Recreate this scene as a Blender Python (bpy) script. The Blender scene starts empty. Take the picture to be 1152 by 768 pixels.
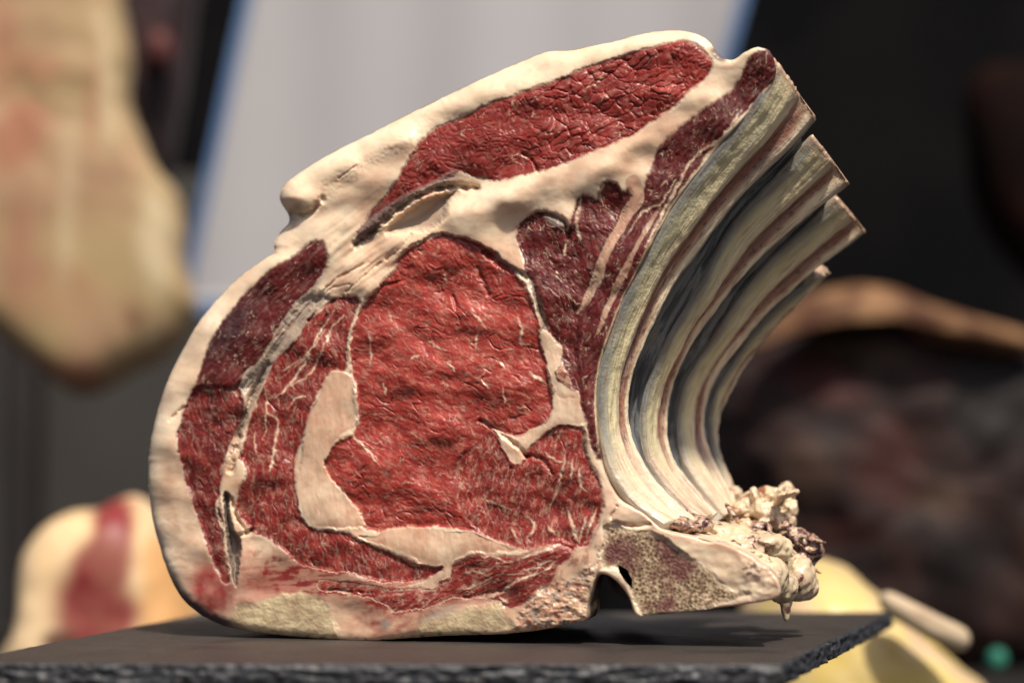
import bpy, math, random
import numpy as np
from mathutils import Vector, Matrix

random.seed(7)
rng = np.random.default_rng(7)
SC = bpy.context.scene
COL = SC.collection

# ------------------------------------------------------------------ camera
FPX, CX, CY = 2240.0, 576.0, 384.0          # a 70 mm lens, photograph 1152 x 768
PITCH = math.atan((560 - CY) / FPX)          # horizon sits at row 560
D0 = 0.97
CAM_H = 0.0
cp, sp = math.cos(PITCH), math.sin(PITCH)

def rays(px, py):
    """world directions for photograph positions (camera looks along +Y, pitched up)"""
    x = (np.asarray(px, float) - CX) / FPX
    z = (CY - np.asarray(py, float)) / FPX
    d = np.stack([x, cp - sp * z, sp + cp * z], -1)
    return d

THETA = math.radians(16)
NRM = np.array([-math.sin(THETA), -math.cos(THETA), 0.0])      # cut face looks this way
DEP = -NRM
UAX = np.array([math.cos(THETA), -math.sin(THETA), 0.0])
ZAX = np.array([0, 0, 1.0])
# height of the lens above the slate: the joint touches the slate at (400, 720)
r0 = rays(400, 720)
CAM_H = float(-r0[2] * D0 / r0[1])
CAMP = np.array([0, 0, CAM_H])
P0 = CAMP + r0 * (D0 / r0[1])
PXM = D0 / FPX                                # metres per photograph pixel at the face

def on_face(px, py, depth=0.0):
    d = rays(px, py)
    q = P0 + DEP * 0
    k = (np.dot(P0 - CAMP, NRM) - np.asarray(depth)) / (d @ NRM)
    return CAMP + d * k[..., None]

def at_dist(px, py, dist):
    d = rays(px, py)
    return CAMP + d * (np.asarray(dist) / d[..., 1])[..., None]

def on_level(px, py, z=0.0):
    d = rays(px, py)
    return CAMP + d * ((z - CAM_H) / d[..., 2])[..., None]

# ------------------------------------------------------------------ noise
_perm = rng.permutation(512)
_perm = np.concatenate([_perm, _perm, _perm])
_g3 = rng.normal(size=(512, 3)); _g3 /= np.linalg.norm(_g3, axis=1)[:, None]

_a2 = rng.random(512) * 2 * math.pi
_g2x, _g2y = np.cos(_a2).astype(np.float32), np.sin(_a2).astype(np.float32)
_perm = _perm.astype(np.int32)

def perlin2(x, y, z):
    zi = int(math.floor(z * 53.0)) % 512
    x = np.asarray(x, float) + .137 * zi; y = np.asarray(y, float) + .071 * zi
    x0 = np.floor(x); y0 = np.floor(y); xf = (x - x0).astype(np.float32); yf = (y - y0).astype(np.float32)
    xi = x0.astype(np.int32) % 512; yi = y0.astype(np.int32) % 512
    u = xf * xf * xf * (xf * (xf * 6 - 15) + 10); v = yf * yf * yf * (yf * (yf * 6 - 15) + 10)
    A = _perm[xi] + zi; B = _perm[(xi + 1) & 511] + zi; y1 = (yi + 1) & 511
    def g(h, dx, dy): return _g2x[h] * dx + _g2y[h] * dy
    n00 = g(_perm[(A + yi) & 511] & 511, xf, yf); n10 = g(_perm[(B + yi) & 511] & 511, xf - 1, yf)
    n01 = g(_perm[(A + y1) & 511] & 511, xf, yf - 1); n11 = g(_perm[(B + y1) & 511] & 511, xf - 1, yf - 1)
    a = n00 + u * (n10 - n00); b = n01 + u * (n11 - n01)
    return (a + v * (b - a)).astype(float) * 1.08

def perlin(x, y, z=0.0):
    if np.ndim(z) == 0: return perlin2(x, y, float(z))
    x = np.asarray(x, float); y = np.asarray(y, float); z = np.asarray(z, float) + 0 * x
    xi = np.floor(x).astype(int); yi = np.floor(y).astype(int); zi = np.floor(z).astype(int)
    xf, yf, zf = x - xi, y - yi, z - zi
    u = xf**3 * (xf * (xf * 6 - 15) + 10); v = yf**3 * (yf * (yf * 6 - 15) + 10); w = zf**3 * (zf * (zf * 6 - 15) + 10)
    out = 0
    for dx in (0, 1):
        a = _perm[(xi + dx) % 512]; wx = u if dx else 1 - u
        for dy in (0, 1):
            b = _perm[(a + yi + dy) % 512]; wy = v if dy else 1 - v
            for dz in (0, 1):
                h = _perm[(b + zi + dz) % 512]
                g = _g3[h]
                wz = w if dz else 1 - w
                out = out + wx * wy * wz * (g[..., 0] * (xf - dx) + g[..., 1] * (yf - dy) + g[..., 2] * (zf - dz))
    return out * 1.4

def fbm(x, y, z=0.0, oct=4, gain=0.5):
    s, a, t = 0, 1.0, 0
    for o in range(oct):
        s = s + a * perlin(np.asarray(x) * 2**o + 17.3 * o, np.asarray(y) * 2**o - 9.1 * o, np.asarray(z) * 2**o + 3.7 * o)
        t += a; a *= gain
    return s / t

def hash2(i, j, k):
    return _perm[(_perm[(i % 512)] + (j % 512) + 131 * k) % 512] / 512.0

def voronoi(x, y):
    xi = np.floor(x).astype(int); yi = np.floor(y).astype(int)
    f1 = np.full(x.shape, 9.0); f2 = np.full(x.shape, 9.0); cid = np.zeros(x.shape)
    for dx in (-1, 0, 1):
        for dy in (-1, 0, 1):
            cx = xi + dx; cy = yi + dy
            px = cx + hash2(cx, cy, 1); py = cy + hash2(cx, cy, 2)
            d = np.hypot(px - x, py - y)
            nf = d < f1
            f2 = np.where(nf, f1, np.minimum(f2, d))
            cid = np.where(nf, hash2(cx, cy, 3), cid)
            f1 = np.where(nf, d, f1)
    return f1, f2, cid

def sstep(a, b, x):
    t = np.clip((x - a) / (b - a), 0, 1)
    return t * t * (3 - 2 * t)

def smooth_curve(pts, n, closed=False):
    """Catmull-Rom through pts, resampled to n points by arc length (works in any dimension)"""
    p = np.asarray(pts, float)
    if closed:
        q = np.concatenate([p[-1:], p, p[:2]])
    else:
        q = np.concatenate([2 * p[:1] - p[1:2], p, 2 * p[-1:] - p[-2:-1]])
    out = []
    for i in range(1, len(q) - 2):
        t = np.linspace(0, 1, 9)[:-1, None]
        a, b, c, d = q[i - 1], q[i], q[i + 1], q[i + 2]
        out.append(0.5 * (2 * b + (c - a) * t + (2 * a - 5 * b + 4 * c - d) * t**2 + (3 * b - a - 3 * c + d) * t**3))
    c = np.concatenate(out + ([p[:1]] if closed else [p[-1:]]))
    L = np.concatenate([[0], np.cumsum(np.linalg.norm(np.diff(c[:, :2], axis=0), axis=1))])
    s = np.linspace(0, L[-1], n + 1)[:-1] if closed else np.linspace(0, L[-1], n)
    return np.stack([np.interp(s, L, c[:, k]) for k in range(c.shape[1])], -1)

def seg_dist_t(x, y, pts):
    d = np.full(x.shape, 1e9); tt = np.zeros(x.shape); n = len(pts) - 1
    for k, (a, b) in enumerate(zip(pts[:-1], pts[1:])):
        ab = b - a; L = ab @ ab + 1e-9
        t = np.clip(((x - a[0]) * ab[0] + (y - a[1]) * ab[1]) / L, 0, 1)
        q = (x - a[0] - t * ab[0])**2 + (y - a[1] - t * ab[1])**2
        near = q < d; tt = np.where(near, (k + t) / n, tt); d = np.minimum(d, q)
    return np.sqrt(d), tt

def seg_dist(x, y, pts):
    d = np.full(x.shape, 1e9)
    for a, b in zip(pts[:-1], pts[1:]):
        ab = b - a; L = ab @ ab + 1e-9
        t = np.clip(((x - a[0]) * ab[0] + (y - a[1]) * ab[1]) / L, 0, 1)
        d = np.minimum(d, (x - a[0] - t * ab[0])**2 + (y - a[1] - t * ab[1])**2)
    return np.sqrt(d)

def poly_sdf(x, y, pts):
    """positive inside"""
    pts = np.concatenate([pts, pts[:1]])
    d = seg_dist(x, y, pts)
    ins = np.zeros(x.shape, bool)
    for a, b in zip(pts[:-1], pts[1:]):
        if a[1] != b[1]:
            c = ((a[1] > y) != (b[1] > y)) & (x < (b[0] - a[0]) * (y - a[1]) / (b[1] - a[1]) + a[0])
            ins ^= c
    return np.where(ins, d, -d)

# windows of the photograph used while measuring: origin and scale
WIN = {'A': (150, 20), 'B': (400, 20), 'C': (640, 20), 'D': (150, 250), 'E': (350, 250), 'F': (600, 250), 'G': (150, 500), 'H': (550, 500),
       'J': (180, 400), 'K': (180, 560), 'L': (370, 580), 'M': (540, 440), 'N': (540, 570), 'O': (560, 180), 'P': (740, 530), 'Q': (660, 420)}
def W(*args):
    """W('A', [(x, y)...], 'B', [...]) -> photograph positions"""
    out = []
    for w, pts in zip(args[::2], args[1::2]):
        if w == 'X':
            out += [tuple(map(float, p)) for p in pts]; continue
        ox, oy = WIN[w]; k = 400 / 1151.0 if w < 'I' else 200 / 1152.0
        out += [(ox + x * k, oy + y * k) for x, y in pts]
    return np.array(out)

# ------------------------------------------------------------------ mesh helpers
def mesh_from(name, verts, faces, mat, parent=None, attrs=None, smooth=True, normals=None):
    verts = np.asarray(verts, np.float32)
    me = bpy.data.meshes.new(name)
    if isinstance(faces, np.ndarray):
        m, k = faces.shape
        me.vertices.add(len(verts)); me.vertices.foreach_set('co', verts.ravel())
        me.loops.add(m * k); me.loops.foreach_set('vertex_index', faces.astype(np.int32).ravel())
        me.polygons.add(m)
        me.polygons.foreach_set('loop_start', np.arange(0, m * k, k, dtype=np.int32))
        me.update(calc_edges=True); me.validate()
    else:
        me.from_pydata([tuple(map(float, v)) for v in verts], [], faces); me.update()
    if smooth:
        me.polygons.foreach_set('use_smooth', np.ones(len(me.polygons), bool))
    for k, v in (attrs or {}).items():
        v = np.asarray(v, np.float32)
        if v.ndim == 1:
            a = me.attributes.new(k, 'FLOAT', 'POINT'); a.data.foreach_set('value', v)
        else:
            a = me.attributes.new(k, 'FLOAT_VECTOR', 'POINT'); a.data.foreach_set('vector', v.ravel())
    if normals is not None:
        me.normals_split_custom_set_from_vertices([tuple(map(float, n)) for n in normals])
    me.materials.append(mat)
    o = bpy.data.objects.new(name, me); COL.objects.link(o)
    if parent: o.parent = parent
    return o

def empty(name, label, cat, loc=(0, 0, 0), group=None):
    o = bpy.data.objects.new(name, None); COL.objects.link(o)
    o.empty_display_size = 0.05
    o['label'] = label; o['category'] = cat
    if group: o['group'] = group
    return o

def tag(o, label, cat, group=None):
    o['label'] = label; o['category'] = cat
    if group: o['group'] = group
    return o

def grid_faces(n, m, wrap_n=False, wrap_m=False):
    """quads of an n x m lattice, vertex index i*m+j"""
    i = np.arange(n if wrap_n else n - 1); j = np.arange(m if wrap_m else m - 1)
    I, J = np.meshgrid(i, j, indexing='ij'); I2 = (I + 1) % n; J2 = (J + 1) % m
    return np.stack([I * m + J, I * m + J2, I2 * m + J2, I2 * m + J], -1).reshape(-1, 4)

# ------------------------------------------------------------------ materials
class Mat:
    def __init__(s, name):
        s.m = bpy.data.materials.new(name); s.m.use_nodes = True
        s.t = s.m.node_tree; s.b = s.t.nodes['Principled BSDF']
    def n(s, typ, **kw):
        nd = s.t.nodes.new('ShaderNode' + typ)
        for k, v in kw.items():
            if k.startswith('i_'):
                key = k[2:]; key = int(key) if key.isdigit() else key.replace('_', ' ')
                s.put(nd.inputs[key], v)
            else: setattr(nd, k, v)
        return nd
    def put(s, sock, v):
        if isinstance(v, bpy.types.NodeSocket): s.t.links.new(v, sock)
        elif isinstance(v, (tuple, list)) and len(v) == 3 and sock.type == 'RGBA': sock.default_value = (*v, 1)
        else: sock.default_value = v
    def attr(s, name, vec=False):
        a = s.n('Attribute', attribute_name=name); return a.outputs['Vector' if vec else 'Fac']
    def mix(s, f, a, b):
        nd = s.n('Mix', data_type='RGBA'); s.put(nd.inputs[0], f); s.put(nd.inputs[6], a); s.put(nd.inputs[7], b); return nd.outputs[2]
    def math(s, op, a, b=0.0, c=0.0):
        nd = s.n('Math', operation=op); s.put(nd.inputs[0], a); s.put(nd.inputs[1], b); s.put(nd.inputs[2], c); return nd.outputs[0]
    def noise(s, vec, scale, detail=4, rough=.5, dist=0.0, color=False):
        nd = s.n('TexNoise'); s.put(nd.inputs['Vector'], vec); nd.inputs['Scale'].default_value = scale
        nd.inputs['Detail'].default_value = detail; nd.inputs['Roughness'].default_value = rough; nd.inputs['Distortion'].default_value = dist
        return nd.outputs['Color' if color else 'Fac']
    def ramp(s, f, stops):
        nd = s.n('ValToRGB'); s.put(nd.inputs[0], f); e = nd.color_ramp.elements
        while len(e) < len(stops): e.new(0.5)
        for el, (p, c) in zip(e, stops):
            el.position = p; el.color = (*c, 1) if isinstance(c, (tuple, list)) else (c, c, c, 1)
        return nd.outputs[0]
    def remap(s, f, a, b, c=0.0, d=1.0):
        nd = s.n('MapRange'); s.put(nd.inputs[0], f)
        for i, v in enumerate((a, b, c, d)): nd.inputs[i + 1].default_value = v
        return nd.outputs[0]
    def obj(s): return s.n('TexCoord').outputs['Object']
    def bump(s, h, dist, strength=1.0):
        nd = s.n('Bump'); nd.inputs['Strength'].default_value = strength; nd.inputs['Distance'].default_value = dist
        s.put(nd.inputs['Height'], h); s.put(s.b.inputs['Normal'], nd.outputs[0])
    def set(s, **kw):
        for k, v in kw.items(): s.put(s.b.inputs[k.replace('_', ' ')], v)
        return s.m

def meat_material():
    M = Mat('meat_tissue')
    P = M.obj()
    fat, tone, dry, grey, blood, ivory, spongy, pink = [M.attr(k) for k in ('fat', 'tone', 'dry', 'grey', 'blood', 'ivory', 'spongy', 'pink')]
    fine = M.noise(P, 900, 3); mid = M.noise(P, 160, 4); big = M.noise(P, 35, 4)
    lean = M.ramp(M.math('MULTIPLY_ADD', M.math('SUBTRACT', mid, .5), .30, tone),
                  [(0, (.038, .005, .005)), (.3, (.122, .013, .011)), (.6, (.275, .030, .021)), (1, (.50, .092, .064))])
    fatc = M.mix(M.remap(big, .35, .65), (.71, .53, .355), (.85, .69, .50))
    fatc = M.mix(M.math('MULTIPLY', M.remap(mid, .5, .75), .55), fatc, (.66, .42, .29))
    fatc = M.mix(M.math('MULTIPLY', pink, M.remap(mid, .3, .65, .65, 1)), fatc, M.mix(M.remap(big, .4, .6), (.53, .29, .185), (.55, .345, .22)))
    c = M.mix(fat, lean, fatc)
    c = M.mix(M.math('MULTIPLY', blood, M.remap(mid, .2, .7, .7, 1.0)), c, (.25, .022, .02))
    iv = M.mix(M.remap(mid, .35, .7), (.56, .46, .28), (.33, .235, .135))
    c = M.mix(ivory, c, iv)
    g = M.mix(mid, (.12, .095, .085), (.36, .29, .23))
    c = M.mix(grey, c, g)
    vor = M.n('TexVoronoi'); M.put(vor.inputs['Vector'], P); vor.inputs['Scale'].default_value = 620
    sp = M.ramp(M.math('ADD', M.math('MULTIPLY', vor.outputs['Distance'], .55), M.math('ADD', M.math('MULTIPLY', fine, .35), M.math('MULTIPLY', M.noise(P, 210, 6, .75), .42))),
                [(.36, (.022, .012, .008)), (.52, (.11, .066, .036)), (.68, (.27, .18, .10)), (.86, (.50, .38, .24))])
    sp = M.mix(M.remap(M.noise(P, 60, 5, .6), .46, .62, 0, .85), sp, M.mix(fine, (.05, .010, .012), (.20, .05, .045)))
    c = M.mix(spongy, c, sp)
    c = M.mix(dry, c, M.mix(mid, (.020, .008, .010), (.075, .03, .032)))
    rough = M.math('ADD', M.math('MULTIPLY', fat, .0), M.remap(fine, .3, .7, .34, .52))
    rough = M.math('MULTIPLY_ADD', M.math('MAXIMUM', dry, spongy), .2, rough)
    M.bump(M.math('ADD', M.math('MULTIPLY', fine, .5), M.noise(P, 2200, 2)), .00012, .35)
    return M.set(Base_Color=c, Roughness=rough, Specular_IOR_Level=M.math('MULTIPLY_ADD', fat, .12, .36), Subsurface_Weight=M.math('MULTIPLY_ADD', fat, .45, .12),
                 Subsurface_Radius=(.0042, .0020, .0011), Subsurface_Scale=1.0, Coat_Weight=M.math('MULTIPLY_ADD', fat, .22, .02), Coat_Roughness=.24)

def rib_material():
    M = Mat('rib_bone_surface')
    ts = M.attr('ts', True)                    # x: across the rib 0..1, y: metres along it, z: which rib
    sx = M.n('SeparateXYZ'); M.put(sx.inputs[0], ts)
    t, s, k = sx.outputs
    def streak(a, b, dist=0.0, det=4):
        cv = M.n('CombineXYZ'); M.put(cv.inputs[0], M.math('MULTIPLY', t, a)); M.put(cv.inputs[1], M.math('MULTIPLY', s, b)); M.put(cv.inputs[2], M.math('MULTIPLY', k, 7.3))
        return M.noise(cv.outputs[0], 1.0, det, .55, dist)
    w1 = streak(2.5, 14); w2 = streak(16, 22); w3 = streak(40, 60); w4 = streak(26, 240, .4)
    tt = M.math('MULTIPLY_ADD', M.math('SUBTRACT', w1, .5), .34, t)
    c = M.ramp(tt, [(0, (.15, .145, .13)), (.07, (.28, .27, .21)), (.17, (.55, .49, .29)), (.40, (.72, .61, .37)), (.52, (.72, .60, .42)),
                    (.57, (.34, .15, .085)), (.68, (.22, .085, .055)), (.75, (.36, .18, .11)), (.81, (.76, .62, .43)), (.93, (.70, .60, .44)), (1, (.36, .33, .27))])
    c = M.mix(M.remap(w2, .50, .72, 0, .55), c, (.30, .31, .28))
    c = M.mix(M.remap(w2, .25, .42, .55, 0), c, (.66, .58, .42))
    c = M.mix(M.remap(w3, .54, .70, 0, .75), c, (.26, .12, .065))
    speck = M.math('MULTIPLY', M.remap(w4, .54, .64), M.math('MULTIPLY', M.remap(tt, .5, .6), M.remap(tt, .84, .74)))
    c = M.mix(M.math('MULTIPLY', speck, .8), c, (.09, .035, .035))
    low = M.attr('low')                        # towards the backbone the bone is covered in pale fat
    c = M.mix(M.math('MULTIPLY', low, M.remap(w2, .35, .6, 1, .55)), c, (.66, .54, .38))
    c = M.mix(M.math('MULTIPLY', M.math('MULTIPLY', low, M.remap(w1, .5, .62)), M.remap(w3, .4, .6, .2, .8)), c, (.33, .17, .12))
    endc = M.attr('endcut')
    c = M.mix(endc, c, M.mix(M.noise(M.obj(), 420, 4), (.22, .09, .06), (.66, .50, .33)))
    M.bump(M.math('ADD', w3, M.math('MULTIPLY', M.noise(M.obj(), 700, 3), .7)), .0010, .6)
    return M.set(Base_Color=c, Roughness=M.remap(w2, .3, .7, .28, .5), Subsurface_Weight=.12, Subsurface_Radius=(.002, .0012, .0008),
                 Subsurface_Scale=1.0, Coat_Weight=.45, Coat_Roughness=.16)

def membrane_material():
    M = Mat('rib_membrane')
    ts = M.attr('ts', True)
    sx = M.n('SeparateXYZ'); M.put(sx.inputs[0], ts); t, s, k = sx.outputs
    cv = M.n('CombineXYZ'); M.put(cv.inputs[0], M.math('MULTIPLY', t, 7)); M.put(cv.inputs[1], M.math('MULTIPLY', s, 26)); M.put(cv.inputs[2], M.math('MULTIPLY', k, 5.1))
    w = M.noise(cv.outputs[0], 1.0, 5, .6, .6)
    c = M.ramp(w, [(.30, (.020, .019, .020)), (.46, (.058, .060, .064)), (.56, (.17, .18, .18)), (.64, (.13, .10, .065)), (.74, (.42, .37, .26))])
    c = M.mix(M.attr('low'), c, (.34, .30, .24))
    M.bump(w, .0012, .5)
    return M.set(Base_Color=c, Roughness=.32, Coat_Weight=.3, Coat_Roughness=.15)

def gristle_material(name, a, b, dark, thr=.56, sc=70):
    M = Mat(name); P = M.obj()
    n1 = M.noise(P, sc, 5, .6, .5); n2 = M.noise(P, sc * 2.2, 4, .6, 1.2)
    c = M.mix(M.remap(n1, .35, .65), a, b)
    c = M.mix(M.remap(n2, thr, thr + .09), c, dark)
    M.bump(M.noise(P, 300, 4, .5), .0009, .4)
    return M.set(Base_Color=c, Roughness=.36, Subsurface_Weight=.15, Subsurface_Radius=(.003, .0015, .001), Subsurface_Scale=1.0,
                 Coat_Weight=.2, Coat_Roughness=.2)

def plain_material(name, a, b, scale, rough=.5, dist=.5, bump=.0, bscale=60, lo=.38, hi=.62, spec=.3):
    M = Mat(name); P = M.obj()
    n = M.noise(P, scale, 5, .55, dist)
    if bump: M.bump(M.noise(P, bscale, 5, .6), bump, .6)
    kw = dict(Specular_IOR_Level=spec, Base_Color=M.mix(M.remap(n, lo, hi), a, b), Roughness=rough)
    return M.set(**kw)

def slate_material():
    M = Mat('slate_stone'); P = M.obj()
    n = M.noise(P, 45, 6, .6); f = M.noise(P, 900, 3); e = M.attr('edge')
    top = M.mix(M.remap(n, .3, .7), (.021, .017, .0155), (.040, .032, .028))
    side = M.mix(M.remap(M.noise(P, 240, 5, .65), .36, .62), (.004, .0045, .006), (.038, .041, .048))
    c = M.mix(e, top, side)
    c = M.mix(M.remap(f, .62, .68, 0, .6), c, (.24, .20, .17))
    M.bump(M.math('ADD', M.noise(P, 320, 5, .65), M.math('MULTIPLY', f, .3)), .0009, .45)
    return M.set(Base_Color=c, Roughness=M.remap(n, .3, .7, .42, .6), Specular_IOR_Level=.5)

MEAT = meat_material(); RIB = rib_material(); MEMB = membrane_material()
GRISTLE = gristle_material('backbone_gristle', (.60, .48, .31), (.50, .37, .25), (.11, .035, .03), .55, 45)
GRISTLE2 = gristle_material('gristle_bloody', (.34, .19, .12), (.55, .40, .29), (.05, .016, .022), .48, 70)
SLATE = slate_material()

# ------------------------------------------------------------------ the cut face of the joint: measured outlines
FACE = np.array([(868, 60), (858, 54), (848, 54), (836, 60), (826, 67), (815, 66), (806, 58), (797, 46), (785, 39), (768, 35), (745, 35), (720, 39),
    (695, 46), (665, 52), (640, 57), (618, 58), (595, 66), (560, 81), (525, 97), (490, 114), (455, 131), (420, 149), (385, 166), (358, 181), (338, 194),
    (322, 206), (315, 218), (317, 230), (324, 240), (325, 250), (315, 262), (308, 274), (308, 284), (285, 300), (262, 318), (240, 342), (222, 365),
    (205, 395), (190, 425), (178, 460), (170, 495), (167, 525), (168, 560), (173, 590), (180, 615), (188, 640), (198, 662), (212, 680), (235, 696),
    (262, 706), (300, 712), (345, 717), (385, 720), (415, 721), (440, 719), (480, 716), (520, 714), (560, 713), (610, 708), (645, 700), (660, 697),
    (661, 683), (665, 667), (669, 653), (674, 646), (683, 646), (693, 653), (703, 664), (709, 675), (714, 690), (725, 692), (760, 689), (800, 684),
    (840, 679), (860, 676), (876, 671), (878, 660), (873, 648), (862, 637), (838, 621), (807, 608), (772, 601), (745, 594), (724, 577), (699, 562),
    (685, 541), (677, 519), (673, 486), (671, 458), (672, 431), (678, 399), (689, 368), (701, 337), (715, 309), (729, 281), (745, 253), (762, 225),
    (786, 194), (814, 159), (842, 128), (866, 100), (873, 80)], float)
# the small second hole of the backbone
HOLE = W('N', [(890, 370), (950, 400), (985, 470), (980, 520), (940, 480), (900, 420)])

# muscles: outline, base tone, fibre angle (degrees, down to the right positive), texture, marbling, bulge
LEAN = {
 'deckle_muscle': dict(p=W('B', [(8, 712), (50, 640), (110, 570), (180, 460), (220, 400), (270, 360), (340, 330), (420, 290), (500, 260), (590, 230), (680, 195), (760, 165),
      (830, 140), (900, 120), (970, 100), (1040, 84), (1090, 82), (1125, 112), (1150, 150), (1130, 190), (1080, 230), (1030, 280), (960, 330), (900, 370),
      (840, 400), (760, 430), (700, 455), (640, 480), (580, 495), (500, 515), (450, 525), (400, 515), (365, 500), (330, 495), (310, 515), (260, 528), (200, 555), (140, 595), (90, 645), (40, 700)]),
      tone=.50, ang=-25, tex='lobule', marb=.12, bulge=5),
 'upper_flank_muscle': dict(p=W('D', [(605, 70), (617, 100), (610, 150), (580, 195), (550, 220), (500, 275), (470, 320), (445, 360), (425, 400), (395, 440), (355, 480), (330, 530), (300, 552), (250, 556),
      (205, 556), (222, 500), (235, 455), (250, 410), (270, 370), (295, 330), (325, 290), (360, 250), (400, 210), (440, 170), (490, 140), (540, 105), (580, 75)]),
      tone=.20, ang=-45, tex='fiber', marb=.2, bulge=2, grow=4.5),
 'lower_flank_muscle': dict(p=W('D', [(205, 545), (260, 540), (325, 545), (348, 580), (342, 640), (330, 690), (310, 740)],
      'G', [(290, 40), (272, 120), (270, 180), (278, 240), (290, 320), (300, 390), (306, 440), (290, 425), (265, 370), (245, 310), (220, 240), (195, 170), (175, 90), (160, 30), (152, 0)],
      'D', [(152, 740), (155, 680), (172, 620), (188, 575)]), tone=.36, ang=70, tex='grain', marb=.42, bulge=2, grow=4.5),
 'side_muscle': dict(p=W('D', [(640, 250), (690, 245), (730, 250), (720, 300), (690, 360), (690, 430), (680, 475), (640, 480), (600, 530), (575, 590), (555, 650), (540, 710)],
      'G', [(525, 20), (520, 80), (525, 150), (540, 230), (580, 275), (640, 285), (690, 292), (740, 318), (800, 340), (850, 360), (900, 392), (960, 396), (1003, 400), (975, 422),
      (920, 436), (870, 442), (800, 440), (740, 425), (690, 408), (620, 405), (560, 390), (520, 370), (480, 330), (440, 300), (390, 280), (352, 235), (338, 190), (352, 130), (372, 90), (348, 20)],
      'D', [(352, 768), (372, 680), (392, 610), (412, 560), (432, 520), (450, 470), (492, 420), (532, 380), (572, 320), (612, 290)]), tone=.46, ang=80, tex='grain', marb=.50, bulge=3),
 'rib_eye_muscle': dict(p=np.array([(490, 264), (471, 271), (452, 286), (443, 303), (425, 325), (408, 345), (398, 365), (393, 390), (394, 415), (400, 445), (402, 478), (398, 488),
      (384, 494), (372, 506), (364, 522), (370, 540), (386, 560), (401, 580), (410, 594), (430, 597), (470, 593), (510, 594), (545, 600), (580, 606), (612, 610), (640, 622), (655, 600),
      (640, 560), (620, 520), (614, 490), (622, 462), (620, 440), (615, 412), (609, 385), (605, 360), (597, 335), (585, 315), (572, 300), (558, 285), (540, 274), (515, 266)], float),
      tone=.63, ang=24, tex='grain', marb=.42, bulge=5, grow=.5),
 'lower_rib_muscle': dict(p=W('M', [(0, 330), (60, 260), (120, 330), (200, 480), (300, 440), (330, 400), (360, 340), (440, 260), (520, 225), (640, 230), (670, 280), (680, 400), (720, 480), (760, 560), (780, 640), (795, 700), (785, 780)],
      'N', [(770, 60), (740, 150), (700, 230), (620, 250), (520, 215), (440, 235), (350, 270), (240, 265), (160, 230), (60, 200), (0, 160)], 'X', [(520, 580), (510, 540), (520, 510)]),
      tone=.56, ang=100, tex='grain', marb=.62, bulge=2, soft=3),
 'chest_muscle': dict(p=W('O', [(150, 420), (250, 350), (340, 360), (430, 400), (450, 480), (500, 330), (545, 235), (600, 240), (640, 280), (690, 150), (760, 160), (800, 215), (850, 200), (840, 290), (800, 400), (740, 490), (680, 590), (640, 700), (625, 790)],
      'X', [(664, 330), (654, 352), (652, 380), (656, 410), (660, 440), (664, 470), (655, 462), (648, 440), (640, 418), (630, 402), (618, 388), (611, 364), (606, 342), (601, 324), (594, 306), (588, 285), (583, 268)]), tone=.25, ang=60, tex='grain', marb=.30, bulge=2),
 'intercostal_muscle': dict(p=W('C', [(600, 125), (645, 106), (668, 140), (662, 200), (618, 243), (578, 292), (518, 352), (458, 422), (408, 492), (368, 542), (328, 602), (288, 682), (245, 768)],
      'X', [(728, 282), (714, 310), (700, 338), (688, 369), (677, 400), (671, 432), (670, 459), (672, 487), (677, 517), (670, 508), (664, 490), (660, 465), (656, 440), (652, 410), (650, 380), (654, 355), (668, 335)],
      'O', [(690, 760), (720, 640), (800, 480), (900, 320), (945, 230), (965, 160), (1000, 60), (1020, -20)], 'C', [(285, 440), (318, 398), (370, 352), (420, 316), (470, 280), (530, 240), (565, 185), (588, 138)]), tone=.20, ang=-60, tex='fiber', marb=.30, bulge=2),
 'strip_muscle': dict(p=W('L', [(-60, 430), (40, 430), (150, 445), (300, 470), (420, 490), (540, 480), (640, 490), (690, 500), (720, 450), (800, 430), (790, 370), (820, 310), (880, 270), (1000, 250), (1100, 270)],
      'N', [(130, 320), (240, 330), (350, 290), (480, 260), (570, 280), (580, 320), (500, 380), (470, 450), (420, 520), (330, 600), (200, 640), (100, 600), (0, 575)],
      'L', [(900, 530), (800, 520), (700, 560), (640, 590), (540, 600), (420, 610), (350, 560), (250, 520), (100, 490), (-40, 480)]), tone=.44, ang=-22, tex='fiber', marb=.6, bulge=2, soft=2.2),
}
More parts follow.
